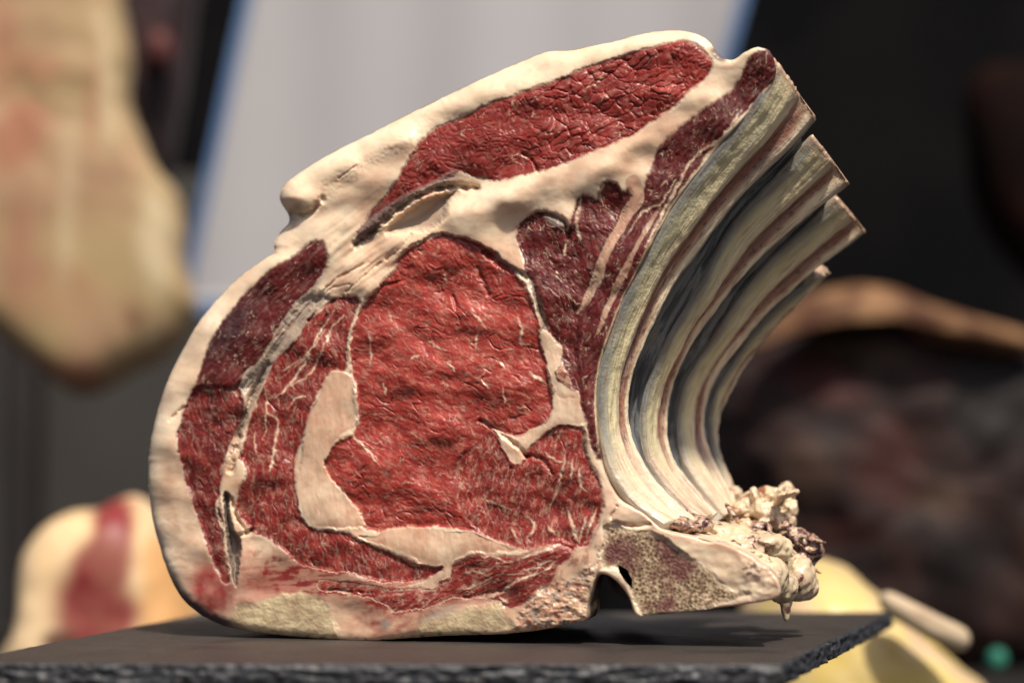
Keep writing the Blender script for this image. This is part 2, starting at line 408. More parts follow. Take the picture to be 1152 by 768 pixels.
# fat laid over the muscles
FAT = {
 'kernel_fat': dict(p=W('D', [(630, 490), (655, 476), (690, 482), (708, 505), (714, 560), (722, 620), (720, 660), (690, 676), (655, 715), (632, 760)],
      'G', [(620, 60), (640, 105), (690, 160), (730, 210), (757, 262), (720, 272), (650, 272), (590, 270), (552, 240), (532, 180), (527, 110), (542, 50)],
      'D', [(545, 740), (548, 690), (562, 630), (592, 570), (602, 530)]), pink=.9, bulge=1.2),
 'prong_fat': dict(p=W('M', [(480, 0), (560, 10), (640, 0), (665, 100), (690, 190), (640, 225), (530, 222), (460, 260), (390, 310), (330, 365), (290, 440), (250, 480), (200, 460), (150, 380), (100, 280), (70, 230), (160, 260), (240, 290), (330, 240), (430, 190), (455, 110)]), pink=.6, bulge=1),
 'prong_fat_top': dict(p=W('E', [(735, 350), (770, 350), (790, 380), (815, 400), (810, 450), (795, 500), (850, 545), (865, 570), (800, 570), (785, 530), (770, 490), (750, 430)]), pink=.5, bulge=1),
 'floor_fat': dict(p=W('L', [(180, 120), (300, 130), (340, 85), (480, 65), (640, 75), (800, 100), (900, 90), (1000, 130), (1152, 190)], 'N', [(90, 210), (200, 260), (250, 275), (190, 300), (120, 290)],
      'L', [(1060, 250), (960, 240), (860, 270), (810, 310), (790, 390), (730, 420), (690, 480), (600, 460), (480, 450), (600, 420), (720, 350), (730, 325), (650, 335), (590, 310), (520, 260), (430, 225), (330, 195), (230, 165)]), pink=.9, bulge=1),
}
STRIPE_FAT = {  # long seams painted as bands: points with half widths
 'seam_stripe': (W('O', [(880, 150, ), (900, 260), (840, 340), (800, 430), (730, 540), (680, 650), (640, 760)], 'X', [(660, 335), (650, 352)]), [9, 8, 6, 5, 5, 5, 5, 3, 1]),
 'pink_stripe': (W('O', [(1060, 300), (980, 420), (900, 560), (840, 680), (800, 760)], 'X', [(682, 350), (672, 375)]), [.8, 2.6, 2.2, 3.4, 4, 3, 1]),
}
# thin pale seams: points, half width (photograph pixels), height
SEAM = [
 (W('E', [(420, 38), (330, 72), (270, 122), (210, 190), (165, 257), (135, 330), (122, 400), (125, 460), (140, 520), (147, 600), (150, 650)]), 1.9, 2.5),
 (W('D', [(690, 675), (725, 705), (760, 740), (800, 790)]), 1.4, 1.5),
 (W('J', [(700, 90), (660, 190), (610, 320), (560, 440), (530, 560), (490, 680), (440, 766)]), 2.3, 3),
 (W('J', [(960, 20), (900, 110), (830, 200), (790, 240), (740, 270)]), 1.3, 1), (W('J', [(950, 260), (880, 280), (850, 320)]), 1.6, 1), (W('J', [(690, 370), (760, 420), (750, 520), (735, 640), (715, 740)]), 1.7, 1),
 (W('J', [(680, 200), (690, 300), (685, 400), (690, 490), (660, 540)]), .9, 1), (W('J', [(610, 480), (615, 570), (620, 640)]), .8, 1),
 (W('D', [(650, 290), (600, 360), (565, 430), (520, 470)]), 1.1, 1), (W('D', [(680, 300), (640, 350), (600, 440), (560, 500), (500, 530)]), 1.1, 1), (W('D', [(620, 350), (560, 430), (480, 480)]), .9, 1),
 (W('J', [(390, 766), (450, 620), (500, 500), (545, 400)]), 3.2, 2), (W('K', [(380, 0), (370, 100), (415, 220), (430, 340), (445, 440), (470, 560), (470, 700)]), 2.3, 2),
 (W('N', [(0, 590), (130, 560), (230, 480), (400, 420), (480, 370)]), 1.6, 1.5), (W('N', [(230, 340), (380, 290), (520, 240)]), 2.2, 1.5), (W('N', [(0, 320), (100, 325), (160, 360)]), 1.5, 1), (W('N', [(100, 440), (260, 430), (400, 370), (520, 320)]), .9, .7),
 (W('L', [(390, 230), (480, 250), (570, 300), (650, 330)]), 2.2, 2), (W('L', [(880, 370), (960, 360), (1040, 390)]), 1.6, 1), (W('L', [(990, 260), (1080, 265), (1152, 300)]), 1.5, 1), (W('L', [(840, 480), (950, 450), (1050, 400)]), 1.2, 1),
 (W('O', [(545, 235), (520, 330), (510, 420), (545, 540)]), 2.2, 2), (W('O', [(690, 130), (660, 220), (690, 300)]), 1.8, 2), (W('O', [(440, 540), (430, 620)]), 2.2, 1), (W('O', [(1140, 160), (1060, 280), (940, 340), (840, 480)]), 1.0, 1),
 (W('C', [(560, 300), (490, 390), (430, 430), (385, 480), (345, 560), (300, 640), (250, 740)]), 1.7, 1),
 (W('M', [(0, 705), (80, 720), (150, 745), (200, 765)]), 1.0, 1), (W('M', [(420, 400), (500, 450), (550, 460)]), 1.2, 1), (W('M', [(560, 390), (530, 520), (500, 640), (440, 766)]), 1.4, 1), (W('M', [(600, 440), (590, 560)]), 1.1, 1), (W('M', [(640, 500), (650, 600), (700, 660)]), 1.3, 1),
 (W('N', [(560, 0), (600, 120), (640, 230)]), 2.0, 1), (W('N', [(690, 60), (660, 160), (640, 240)]), 1.4, 1), (W('N', [(320, 60), (350, 130), (300, 200)]), 1.3, 1), (W('N', [(760, 0), (720, 100), (690, 200)]), 1.5, 1), (W('N', [(200, 130), (240, 210)]), 1.1, 1), (W('N', [(430, 110), (500, 190)]), 1.1, 1),
 (W('E', [(380, 385), (410, 405), (440, 415)]), 1.5, 1), (W('E', [(320, 440), (350, 430)]), 1.4, 1), (W('E', [(515, 285), (540, 310), (570, 345)]), 1.3, 1), (W('E', [(665, 310), (685, 350), (675, 385), (710, 400)]), 1.2, 1), (W('E', [(600, 440), (635, 475)]), 1.4, 1),
 (W('E', [(440, 450), (470, 490)]), 1.1, 1), (W('E', [(185, 350), (195, 400), (188, 470)]), 1.1, 1), (W('E', [(700, 490), (740, 505), (770, 530)]), 1.5, 1), (W('E', [(430, 160), (440, 200)]), 1.2, 1), (W('E', [(540, 360), (530, 410)]), 1.0, 1), (W('E', [(230, 520), (245, 560)]), 1.0, 1), (W('E', [(620, 530), (630, 590)]), 1.0, 1), (W('E', [(550, 510), (570, 540)]), 1.2, 1), (W('E', [(670, 600), (700, 600)]), 1.1, 1),
]
# clefts: points, half width, depth
CLEFT = [
 (W('B', [(0, 735), (50, 700), (110, 645), (180, 590), (250, 560), (320, 545), (390, 555)]), 3.0, 12),
 (W('J', [(700, 60), (640, 160), (590, 270), (545, 390), (500, 520), (465, 640), (450, 750)]), 2.2, 9),
 (W('J', [(520, 520), (490, 620), (465, 740)]), 1.6, 10), (W('K', [(465, 0), (480, 60), (500, 130), (540, 190), (560, 225)]), 1.4, 8), (W('K', [(520, 240), (560, 225), (590, 215)]), 2.0, 10),
 (W('E', [(560, 95), (620, 140), (690, 175), (722, 225), (745, 300), (755, 340)]), 3.0, 8),
 (W('E', [(540, 150), (560, 200), (575, 235)]), 2.4, 4), (W('E', [(460, 240), (470, 280)]), 2.0, 3),
 (W('E', [(180, 250), (240, 205), (300, 190)]), 1.6, 4), (W('D', [(570, 320), (600, 285), (650, 255)]), 1.5, 5), (W('D', [(600, 370), (625, 300)]), 1.1, 4),
 (W('M', [(0, 190), (90, 240), (180, 310), (260, 370), (300, 420)]), 2.0, 6), (W('M', [(300, 420), (400, 440), (460, 530)]), 2.0, 5),
 (W('A', [(500, 630), (560, 640), (610, 590)]), 3.0, 8), (W('A', [(665, 520), (720, 480)]), 1.0, 2),
 (W('O', [(260, 350), (340, 355), (430, 400), (455, 500)]), 2.5, 7), 
 (W('B', [(540, 440), (570, 460), (590, 500)]), 1.6, 5), (W('L', [(0, 480), (150, 490), (300, 500)]), 1.2, 3),
 (W('L', [(880, 530), (1000, 505), (1152, 480)]), 1.5, 4), (W('H', [(395, 235), (415, 200)]), 1.8, 6), (W('H', [(400, 250), (460, 262), (520, 258)]), 1.6, 6), (W('H', [(640, 285), (700, 310), (740, 312)]), 1.0, 3),
 (W('D', [(20 + 130, 610), (30 + 130, 595)]), 1.2, 4), (W('J', [(60, 420), (120, 360), (170, 330)]), 1.6, 4), (W('D', [(600, 240), (650, 190), (700, 160), (760, 130)]), 1.3, 3), (W('D', [(690, 225), (740, 180), (800, 130)]), 1.2, 3),
 (W('D', [(590, 260), (640, 215), (700, 200)]), 1.2, 2), (W('D', [(900, 40), (870, 80), (820, 120)]), 1.3, 3),
]
POCKET = W('B', [(120, 660), (200, 600), (290, 565), (330, 560), (300, 600), (290, 650), (240, 685), (170, 690), (100, 700)])
GAP = W('K', [(412, -40), (460, -20), (452, 60), (462, 130), (482, 200), (525, 262), (530, 330), (520, 420), (510, 500), (490, 580), (474, 545), (460, 470), (445, 400), (436, 330), (426, 240), (416, 170), (412, 100)])
TOPFAT = W('A', [(472, 560), (500, 530), (600, 440), (720, 370), (900, 280), (1150, 175), (1150, 240), (1000, 330), (900, 400), (800, 440), (700, 500), (620, 555), (590, 610), (530, 615), (482, 600)])
BONE1 = W('G', [(335, 525), (400, 515), (450, 490), (520, 478), (590, 490), (632, 520), (645, 570), (665, 605), (690, 640), (600, 640), (500, 620), (400, 610), (330, 590)])
BONE2 = W('L', [(600, 690), (700, 650), (820, 620), (960, 590), (1152, 560)], 'N', [(130, 600), (160, 700), (200, 780), (-40, 800)], 'L', [(900, 780), (600, 780)])
VERTEBRA = W('N', [(800, 130), (870, 110), (960, 150), (1060, 150), (1152, 170)], 'P', [(60, 440), (160, 520), (300, 610), (400, 700), (480, 770)],
             'H', [(800, 470), (850, 485), (700, 530), (600, 550), (500, 555), (470, 510), (455, 470), (440, 430), (405, 400), (375, 400), (365, 370), (370, 300)])
GRISTLE_CORNER = W('H', [(150, 480), (200, 450), (260, 440), (300, 400), (335, 380), (365, 340), (370, 400), (330, 440), (325, 500), (318, 580), (250, 600), (150, 600), (80, 580)])

# ------------------------------------------------------------------ raster of the cut face
STEP = 0.95
gx = np.arange(160, 884, STEP); gy = np.arange(28, 728, STEP)
X, Y = np.meshgrid(gx, gy)                          # rows = y
face_s = smooth_curve(FACE, 620, closed=True)
jag = 1.1 * fbm(face_s[:, 0] / 9, face_s[:, 1] / 9, 4.2, 3)
face_s = face_s + jag[:, None] * np.stack([np.cos(face_s[:, 1] * .11), np.sin(face_s[:, 0] * .13)], -1)

def region_sdf(pts, n=None, margin=34, wob=1.6, closed=True, smooth=True):
    pts = np.asarray(pts, float)
    if smooth and closed: pts = smooth_curve(pts, max(60, 4 * len(pts)), True)
    x0, y0 = pts.min(0) - margin; x1, y1 = pts.max(0) + margin
    j = slice(max(0, np.searchsorted(gx, x0) - 1), np.searchsorted(gx, x1) + 1); i = slice(max(0, np.searchsorted(gy, y0) - 1), np.searchsorted(gy, y1) + 1)
    out = np.full(X.shape, -float(margin))
    xs, ys = X[i, j], Y[i, j]
    if wob:
        xs = xs + WX[i, j] * wob + WFX[i, j]; ys = ys + WY[i, j] * wob + WFY[i, j]
    out[i, j] = np.clip(poly_sdf(xs, ys, pts), -margin, margin * 4)
    return out

def line_mask(pts, hw, margin=14, wob=1.5, fine=False, taper=0.0):
    wx_, wy_ = (WX3, WY3) if fine else (WX, WY)
    pts = smooth_curve(pts, max(8, 4 * len(pts)))
    hw = np.broadcast_to(np.asarray(hw, float), (1,))[0] if np.ndim(hw) == 0 else hw
    x0, y0 = pts.min(0) - margin; x1, y1 = pts.max(0) + margin
    j = slice(max(0, np.searchsorted(gx, x0) - 1), np.searchsorted(gx, x1) + 1); i = slice(max(0, np.searchsorted(gy, y0) - 1), np.searchsorted(gy, y1) + 1)
    out = np.full(X.shape, float(margin))
    d, t = seg_dist_t(X[i, j] + wx_[i, j] * wob, Y[i, j] + wy_[i, j] * wob, pts)
    if taper: d = d + taper * np.abs(2 * t - 1) ** 2.5
    out[i, j] = np.minimum(d, margin)
    return out

WFX = fbm(X / 4.5, Y / 4.5, 101., 2) * 1.6; WFY = fbm(X / 4.5, Y / 4.5, 103., 2) * 1.6
WX = fbm(X / 14, Y / 14, 1.5, 4, .6) * 2.2
WY = fbm(X / 14, Y / 14, 8.5, 4, .6) * 2.2
SDF = poly_sdf(X, Y, face_s)

H = np.zeros(X.shape)                                # relief towards the viewer, photograph pixels
fat = np.ones(X.shape); tone = np.full(X.shape, .4)
A_dry = np.zeros(X.shape); A_grey = np.zeros(X.shape); A_blood = np.zeros(X.shape); A_iv = np.zeros(X.shape); A_sp = np.zeros(X.shape); A_pink = np.zeros(X.shape)
LABEL = np.zeros(X.shape, int); NAMES = ['fat_seam']

def blob(x, y, rx, ry, ang=0):
    a = math.radians(ang); dx, dy = X - x, Y - y
    u = dx * math.cos(a) + dy * math.sin(a); v = -dx * math.sin(a) + dy * math.cos(a)
    return np.exp(-((u / rx)**2 + (v / ry)**2))

# plain fat first: lumpy, smooth, slightly creased
fl = fbm(X / 66, Y / 48, 2.0, 2, .3)
cr = np.abs(perlin(X / 30 + WX * .05, Y / 22, 5.0))
cg = sstep(.12, .4, fbm(X / 60, Y / 60, 15., 2))
Hfat = 12.0 * fl + .7 * fbm(X / 24, Y / 18, 19., 2) + .30 * fbm(X / 10, Y / 8, 7.7, 2) + .5 * np.sqrt(np.abs(perlin(X / 11 + WX * .1, Y / 8 + WY * .1, 33.)) + .03) * sstep(-.2, .4, fbm(X / 50, Y / 50, 35., 2)) + 15 * blob(570, 222, 84, 22, -22) + 8 * blob(690, 180, 70, 16, -38) - 9 * blob(470, 245, 90, 9, -28) + 6 * blob(390, 225, 30, 60, 35)
# long strings of the fat fibres near the upper seam
a = math.radians(-38); us = X * math.cos(a) + Y * math.sin(a); vs = -X * math.sin(a) + Y * math.cos(a)
strings = fbm(us / 70, vs / 9.5, 3.3, 2)
sm = np.exp(-(((X - 418) / 46)**2 + ((Y - 285) / 40)**2))
Hfat += strings * 5.0 * sm
H += Hfat

def texture(kind, ang, seed, X, Y, WX, WY):
    a = math.radians(ang); u = X * math.cos(a) + Y * math.sin(a); v = -X * math.sin(a) + Y * math.cos(a)
    wx = fbm(X / 40, Y / 40, seed, 3) * 16; wy = fbm(X / 40, Y / 40, seed + 5, 3) * 16
    u = u + wx; v = v + wy
    if kind == 'lobule':
        f1, f2, cid = voronoi(u / 16 + 40 + WX * .16, v / 11.5 + 90 + WY * .16)
        e = np.clip((f2 - f1) / .30, 0, 1); dome = np.sqrt(np.clip(1 - (f1 / .92) ** 2, 0, 1)) * (.55 + .45 * (1 - (1 - e) ** 2))
        k = np.clip(sstep(560, 630, X) * sstep(790, 740, X) * .62 + .8 * fbm(X / 34, Y / 26, seed + 2, 2), .02, .85)
        g = np.sqrt(np.abs(perlin(u / 8, v / 5.5, seed + 6)) + .02) * 2.2 + .9 * fbm(u / 4.5, v / 3.6, seed, 2)
        h = 4.4 * (dome - .6) * k + g * (.75 - .4 * k) + 2.0 * (cid - .5) * k + 3 * fbm(X / 40, Y / 30, seed + 9, 2)
        tn = .10 * (cid - .5) * k + .16 * fbm(X / 12, Y / 10, seed + 3, 3)
        return h, tn
    if kind == 'fiber':
        n = fbm(u / 34, v / 6.0, seed, 4, .6)
        h = 2.4 * n + .8 * fbm(u / 5, v / 3.5, seed + 1, 3)
        return h, .22 * n + .10 * fbm(X / 6, Y / 6, seed + 4, 3)
    # grain: crumbly bundles, soft short ridges with a few open creases
    p1 = np.abs(perlin(u / 15, v / 8.5, seed)); p2 = np.abs(perlin(u / 6.2, v / 4.6, seed + 7)); p4 = np.abs(perlin(X / 8.5 + 3, Y / 8.5, seed + 15))
    n3 = fbm(X / 3.6, Y / 3.2, seed + 3, 2)
    amp = .55 + .75 * sstep(-.3, .4, fbm(X / 45, Y / 40, seed + 30, 2))
    rg = sstep(.10, .0, np.abs(perlin(u / 30, v / 12.0, seed + 5))) * sstep(.10, .35, fbm(X / 36, Y / 30, seed + 12, 2))
    h = amp * .36 * (3.2 * np.sqrt(p1 + .03) + 1.6 * np.sqrt(p2 + .03) + 1.1 * np.sqrt(p4 + .03)) + .50 * n3 - 1.3 * rg + 4 * fbm(X / 36, Y / 28, seed + 9, 2) - 3
    tn = .16 * (p1 - .3) + .12 * (p2 - .3) + .07 * n3 + .16 * fbm(X / 24, Y / 16, seed + 33, 3) + .34 * fbm(u / 18, v / 3.6, seed + 41, 3) - .08 * rg
    return h, tn

def veins(seed, ang, dens, X, Y, sl=15., sw=5.5):
    """short pale flecks and threads of marbling"""
    a = math.radians(ang); u = X * math.cos(a) + Y * math.sin(a); v = -X * math.sin(a) + Y * math.cos(a)
    u = u + fbm(X / 25, Y / 25, seed + 1, 3) * 14; v = v + fbm(X / 25, Y / 25, seed + 2, 3) * 14
    r = np.abs(perlin(u / sl, v / sw, seed + 3))
    gate = fbm(X / 19, Y / 19, seed + 4, 3)
    th = sstep(.075, .02, r) * sstep(.22 - .45 * dens, .34 - .45 * dens, gate)
    r2 = np.abs(perlin(u / (sl * 2.1), v / (sw * 2.1), seed + 8)); g2 = fbm(X / 30, Y / 30, seed + 6, 2)
    th2 = sstep(.06, .02, r2) * sstep(.30 - .4 * dens, .42 - .4 * dens, g2)
    r3 = np.abs(perlin(u / 10.0, v / 4.2, seed + 18)); g3 = fbm(X / 9, Y / 9, seed + 19, 2)
    th3 = sstep(.085, .0, r3) * sstep(.26 - .4 * dens, .42 - .4 * dens, g3)
    fade = .35 + .65 * sstep(-.3, .3, fbm(X / 5, Y / 5, seed + 23, 2))
    return np.maximum(np.maximum(th * .75, th2 * .9), th3 * .85) * fade

seed = 11.0
for nm, r in LEAN.items():
    sd = region_sdf(r['p'], wob=2.2) + r.get('grow', 2.2)
    if nm == 'rib_eye_muscle': EYE_SD = sd
    soft = r.get('soft', 1.5)
    NAMES.append(nm); LABEL[(sd > 0)] = len(NAMES) - 1
    ii, jj = np.where(sd > -8); sl_ = (slice(ii.min(), ii.max() + 1), slice(jj.min(), jj.max() + 1))
    s_, x_, y_ = sd[sl_], X[sl_], Y[sl_]
    m = sstep(-1.0 * soft, 1.3 * soft, s_)
    h, tn = texture(r['tex'], r['ang'], seed, x_, y_, WX[sl_], WY[sl_])
    hb = .55 * (r['bulge'] * (1 - np.exp(-np.clip(s_, 0, None) / 9)) - r['bulge'] * .75) - .2 * np.exp(-((s_ - .5) / 2.2)**2)
    hh = 0.85 * Hfat[sl_] + h * sstep(-.5, 5, s_) + hb
    mh = sstep(-2.5, 3.0, s_); H[sl_] = H[sl_] * (1 - mh) + hh * mh
    vn = veins(seed, r['ang'], min(r['marb'], .6), x_, y_) * (.55 + .45 * (r['marb'] < .35))
    f = vn * sstep(1, 4, s_) * .8
    ca, sa = math.cos(math.radians(r['ang'])), math.sin(math.radians(r['ang']))
    haze = (.12 + .75 * max(0, r['marb'] - .35)) * sstep(-.05, .42, fbm((x_ * ca + y_ * sa) / 13, (y_ * ca - x_ * sa) / 6, seed + 21, 4, .6))
    f = np.maximum(f, haze)
    fat[sl_] = fat[sl_] * (1 - m) + f * m
    H[sl_] += m * f * .3
    tone[sl_] = tone[sl_] * (1 - m) + m * (r['tone'] + tn)
    A_blood = np.maximum(A_blood, .34 * np.exp(-np.clip(-sd, 0, 30) / 3.2) * (sd < 0) * np.clip(.55 + fbm(X / 16, Y / 16, seed + 50, 2), 0, 1))
    r['sd'] = sd; seed += 3.71

# the front of the flank muscle has dried dark along its outer edge; the deckle tail too
tone -= .16 * blob(262, 372, 50, 18, -52)
tone -= .30 * blob(420, 250, 40, 12, -40) + .15 * blob(560, 210, 90, 9, -14)
tone += .10 * blob(520, 380, 80, 70) - .10 * blob(560, 300, 30, 24) - .10 * blob(610, 560, 60, 50)
tone += .12 * blob(760, 90, 40, 20, -25) - .06 * blob(520, 180, 60, 26)
A_dry = np.maximum(A_dry, .75 * blob(262, 365, 42, 9, -52) * sstep(0, 3, LEAN['upper_flank_muscle']['sd']))
A_grey = np.maximum(A_grey, .65 * sstep(.1, .6, blob(440, 238, 50, 7, -32)) * sstep(-1, 2, LEAN['deckle_muscle']['sd']))

for nm, r in FAT.items():
    sd = region_sdf(r['p'], wob=2.0) - 1.0
    m = sstep(-1.4, 1.6, sd)
    if nm == 'prong_fat_top': LABEL[sd > 0] = NAMES.index('prong_fat')
    else:
        NAMES.append(nm); LABEL[sd > 0] = len(NAMES) - 1
    hb = r['bulge'] * (1 - np.exp(-np.clip(sd, 0, None) / 8)) - r['bulge'] * .5
    H = H * (1 - m) + m * (.45 * Hfat + hb + .8 * 1.6 * fbm(X / 10, Y / 26, 3.3, 3) )
    fat = np.maximum(fat, m * .97)
    fat = fat - m * r['pink'] * (.01 + .09 * sstep(-.2, .5, fbm(X / 14, Y / 9, 2.2, 3)))
    A_blood = A_blood * (1 - m) + m * .30 * np.exp(-np.clip(sd, 0, 30) / 3.5) * np.clip(.5 + fbm(X / 14, Y / 14, 120., 2), 0, 1)
    A_pink = np.maximum(A_pink, m * r['pink'] * np.clip(.8 + .9 * fbm(X / 22, Y / 30, 122., 3), 0, 1))
fz = sstep(.05, .6, blob(430, 655, 150, 26, 3)) * (LABEL == 0)
fat -= fz * np.clip(.45 + .75 * sstep(-.05, .35, fbm(X / 26 + Y / 40, Y / 5.5, 61., 4)), 0, .85)
fz = sstep(.1, .6, blob(320, 650, 56, 30, 30)) * (LABEL == 0)
fat -= fz * np.clip(.12 + .5 * sstep(.0, .4, fbm(X / 12, Y / 12, 63., 4)), 0, .6)
fz = sstep(.12, .75, blob(441, 690, 46, 26, -8)) * (LABEL == 0)
fat -= fz * np.clip(.55 + .9 * fbm(X / 12, Y / 9, 64., 4), .1, 1)
fz = sstep(.1, .6, blob(640, 590, 40, 60, 10)) * (LABEL == 0)
fat -= fz * np.clip(.1 + .6 * sstep(.0, .3, fbm(X / 8, Y / 14, 65., 4)), 0, .7)
A_pink = np.maximum(A_pink, .8 * sstep(600, 640, Y) * sstep(255, 275, X) * sstep(700, 660, X) * (LABEL == 0))
A_pink = np.maximum(A_pink, .75 * sstep(-.25, .3, fbm(X / 45, Y / 36, 90., 3)) * (LABEL == 0) * sstep(20, 46, SDF))
A_pink = np.maximum(A_pink, .6 * sstep(.1, .6, blob(205, 590, 26, 90, -12)) * sstep(6, 20, SDF) * (LABEL == 0))
A_pink = np.maximum(A_pink, .8 * sstep(680, 660, X) * sstep(600, 620, X) * sstep(330, 380, Y) * (LABEL == 0))
FAT_LABELS = {0} | {i for i, n in enumerate(NAMES) if n in FAT}

for nm, (pts, hw) in STRIPE_FAT.items():
    c = smooth_curve(np.column_stack([pts, hw]), 60)
    w = np.full(X.shape, -9.0)
    xs, ys = X + WX * 1.2, Y + WY * 1.2
    for p in c:
        w = np.maximum(w, p[2] - np.hypot(xs - p[0], ys - p[1]))
    m = sstep(-.8, .8, w)
    fat = np.maximum(fat, m * .9); A_blood = np.maximum(A_blood, m * (.10 if nm == 'seam_stripe' else .25)); A_pink = np.maximum(A_pink, m)
    A_grey = np.maximum(A_grey, m * .1)
    NAMES.append(nm) ; LABEL[w > 0] = len(NAMES) - 1; FAT_LABELS.add(len(NAMES) - 1)

SW1 = .62 + .9 * np.clip(.5 + fbm(X / 11, Y / 11, 27., 3), 0, 1); SW2 = .4 + .6 * sstep(-.35, .25, fbm(X / 8, Y / 8, 29., 3))
WX3 = WX * 1.0 + 2.6 * fbm(X / 7, Y / 7, 37., 3); WY3 = WY * 1.0 + 2.6 * fbm(X / 7, Y / 7, 39., 3)
for pts, hw, hh in SEAM:
    d = line_mask(pts, hw, wob=1.3, fine=True, taper=hw * .9 if len(pts) < 5 else .4)
    m = sstep(1.3, -1.3, d - hw * SW1 * .85) * SW2
    fat = np.maximum(fat, m * .93); H += hh * .32 * np.exp(-(d / (hw + 1.2))**2)

FOLD = W('B', [(325, 490), (390, 515), (400, 556), (320, 547), (250, 560), (180, 592), (110, 648), (50, 704), (5, 745), (-8, 722), (55, 650), (130, 590), (200, 552), (262, 525)])
sd = region_sdf(FOLD, wob=1.5); m = sstep(-2, 3, sd) * sstep(532, 498, X); A_dry = np.maximum(A_dry, m * (.45 + .3 * fbm(X / 18, Y / 5, 107., 3))); A_grey = np.maximum(A_grey, m * .55); H += 2.5 * m
SKIN = W('D', [(640, 247), (600, 287), (540, 372), (482, 432), (442, 492), (405, 562), (370, 642), (345, 700), (330, 690), (352, 620), (362, 565), (330, 548), (330, 528), (400, 480), (426, 430), (446, 380), (482, 322), (550, 245), (596, 228)])
sd = region_sdf(SKIN, wob=2.5); m = sstep(-3, 4, sd); H -= 8 * sstep(-6, 12, sd); sk = fbm((X * .8 + Y * .6) / 4.5, (X * .6 - Y * .8) / 44, 81., 3); H += 3.2 * sk * m
A_grey = np.maximum(A_grey, m * np.clip(.72 + .5 * sk, .2, .95) * (fat > .4))
sp_ = sstep(.05, .5, blob(632, 425, 15, 62, -14)) * (LABEL == 0); fat -= sp_ * np.clip(.15 + .9 * sstep(-.1, .25, fbm(X / 6, Y / 7, 83., 3)), 0, .85); A_pink = np.maximum(A_pink, sp_)
sd = region_sdf(POCKET); m = sstep(-2, 4, sd); H -= 10 * sstep(-4, 7, sd); A_blood = np.maximum(A_blood, .18 * m); A_grey = np.maximum(A_grey, .5 * m)
sd = region_sdf(GAP, wob=1.0); m = sstep(-.8, 1.5, sd); sd = sd - 1.2; H -= 17 * sstep(-2, 5, sd); A_grey = np.maximum(A_grey, .8 * m); fat = np.maximum(fat, m * .6); A_dry = np.maximum(A_dry, .35 * m)
sd = region_sdf(TOPFAT); H += 6 * sstep(-15, 12, sd) * sstep(560, 420, X)
sd_b1 = region_sdf(BONE1, wob=2.5); sd_b2 = region_sdf(BONE2, wob=2.5)
for nm, sd in (('spine_bone_a', sd_b1), ('spine_bone_b', sd_b2)):
    m = sstep(-4, 5, sd); A_iv = np.maximum(A_iv, m * .9); fat = np.maximum(fat, m)
    H = H * (1 - m) + m * (1.2 * fbm(X / 10, Y / 8, 31., 4) + .5 * fbm(X / 3.5, Y / 3, 5., 3) + 1)
    if nm not in NAMES: NAMES.append(nm)
    LABEL[sd > 0] = NAMES.index(nm)
sd = region_sdf(GRISTLE_CORNER, wob=3); m = sstep(-4, 4, sd)
fat = np.maximum(fat, m * (.75 + .25 * sstep(-.2, .1, fbm(X / 7, Y / 7, 6., 3)))); gz = fbm(X / 12, Y / 10, 13., 4)
A_grey = np.maximum(A_grey, m * .75 * sstep(.02, .2, gz)); A_blood = np.maximum(A_blood, m * .5 * sstep(.05, .25, -gz)); H += m * (4.5 * fbm(X / 14, Y / 10, 20., 3) + 1.0 * fbm(X / 4, Y / 4, 2., 2))
A_dry = np.maximum(A_dry, m * .8 * sstep(.15, .3, fbm(X / 6, Y / 6, 16., 3)))
NAMES.append('gristle'); LABEL[(sd > 0)] = len(NAMES) - 1
sd_v = region_sdf(VERTEBRA, wob=1.8); m = sstep(-2, 2, sd_v)
A_sp = np.maximum(A_sp, m * sstep(-4, 8, sd_v + 5 * fbm(X / 12, Y / 12, 9., 3))); fat = np.maximum(fat, m); H = H * (1 - m) + m * (1.5 * fbm(X / 14, Y / 14, 22., 3) + .7 * perlin(X / 2.6, Y / 2.6, 4.) - 3)
NAMES.append('sawn_vertebra'); LABEL[sd_v > 0] = len(NAMES) - 1
# pale cartilage rim above and right of the sawn vertebra
cart = ((X > 690) & (Y > 560) & (sd_v <= 0) & (LABEL == 0)) | ((X > 800) & (Y > 600) & (sd_v <= 0))
NAMES.append('cartilage'); LABEL[cart] = len(NAMES) - 1
A_blood = np.maximum(A_blood, .35 * sstep(560, 580, Y) * sstep(690, 710, X) * np.exp(-((SDF - 3) / 5)**2) * (sd_v < 0))
A_blood = np.maximum(A_blood, .30 * sstep(.2, .7, blob(688, 560, 14, 36, -20)))
H += cart * (2 * fbm(X / 24, Y / 16, 41., 2) + 2.5 * sstep(800, 860, X) * fbm(X / 11, Y / 11, 44., 2))
A_dry = np.maximum(A_dry, .8 * sstep(.25, .6, blob(846, 640, 12, 9)) * sstep(-.1, .15, fbm(X / 5, Y / 5, 3., 3)))

CW = .35 + .65 * sstep(-.3, .3, fbm(X / 14, Y / 14, 93., 3))
for pts, hw, dd in CLEFT:
    d = line_mask(pts, hw, fine=True, wob=.8)
    H -= dd * CW * np.exp(-(d / (hw * 1.15))**2)
A_blood = np.maximum(A_blood, .16 * sstep(.2, .8, blob(334, 240, 16, 10, -30))); A_iv = np.maximum(A_iv, .6 * sstep(.2, .8, blob(336, 238, 20, 11, -30)))
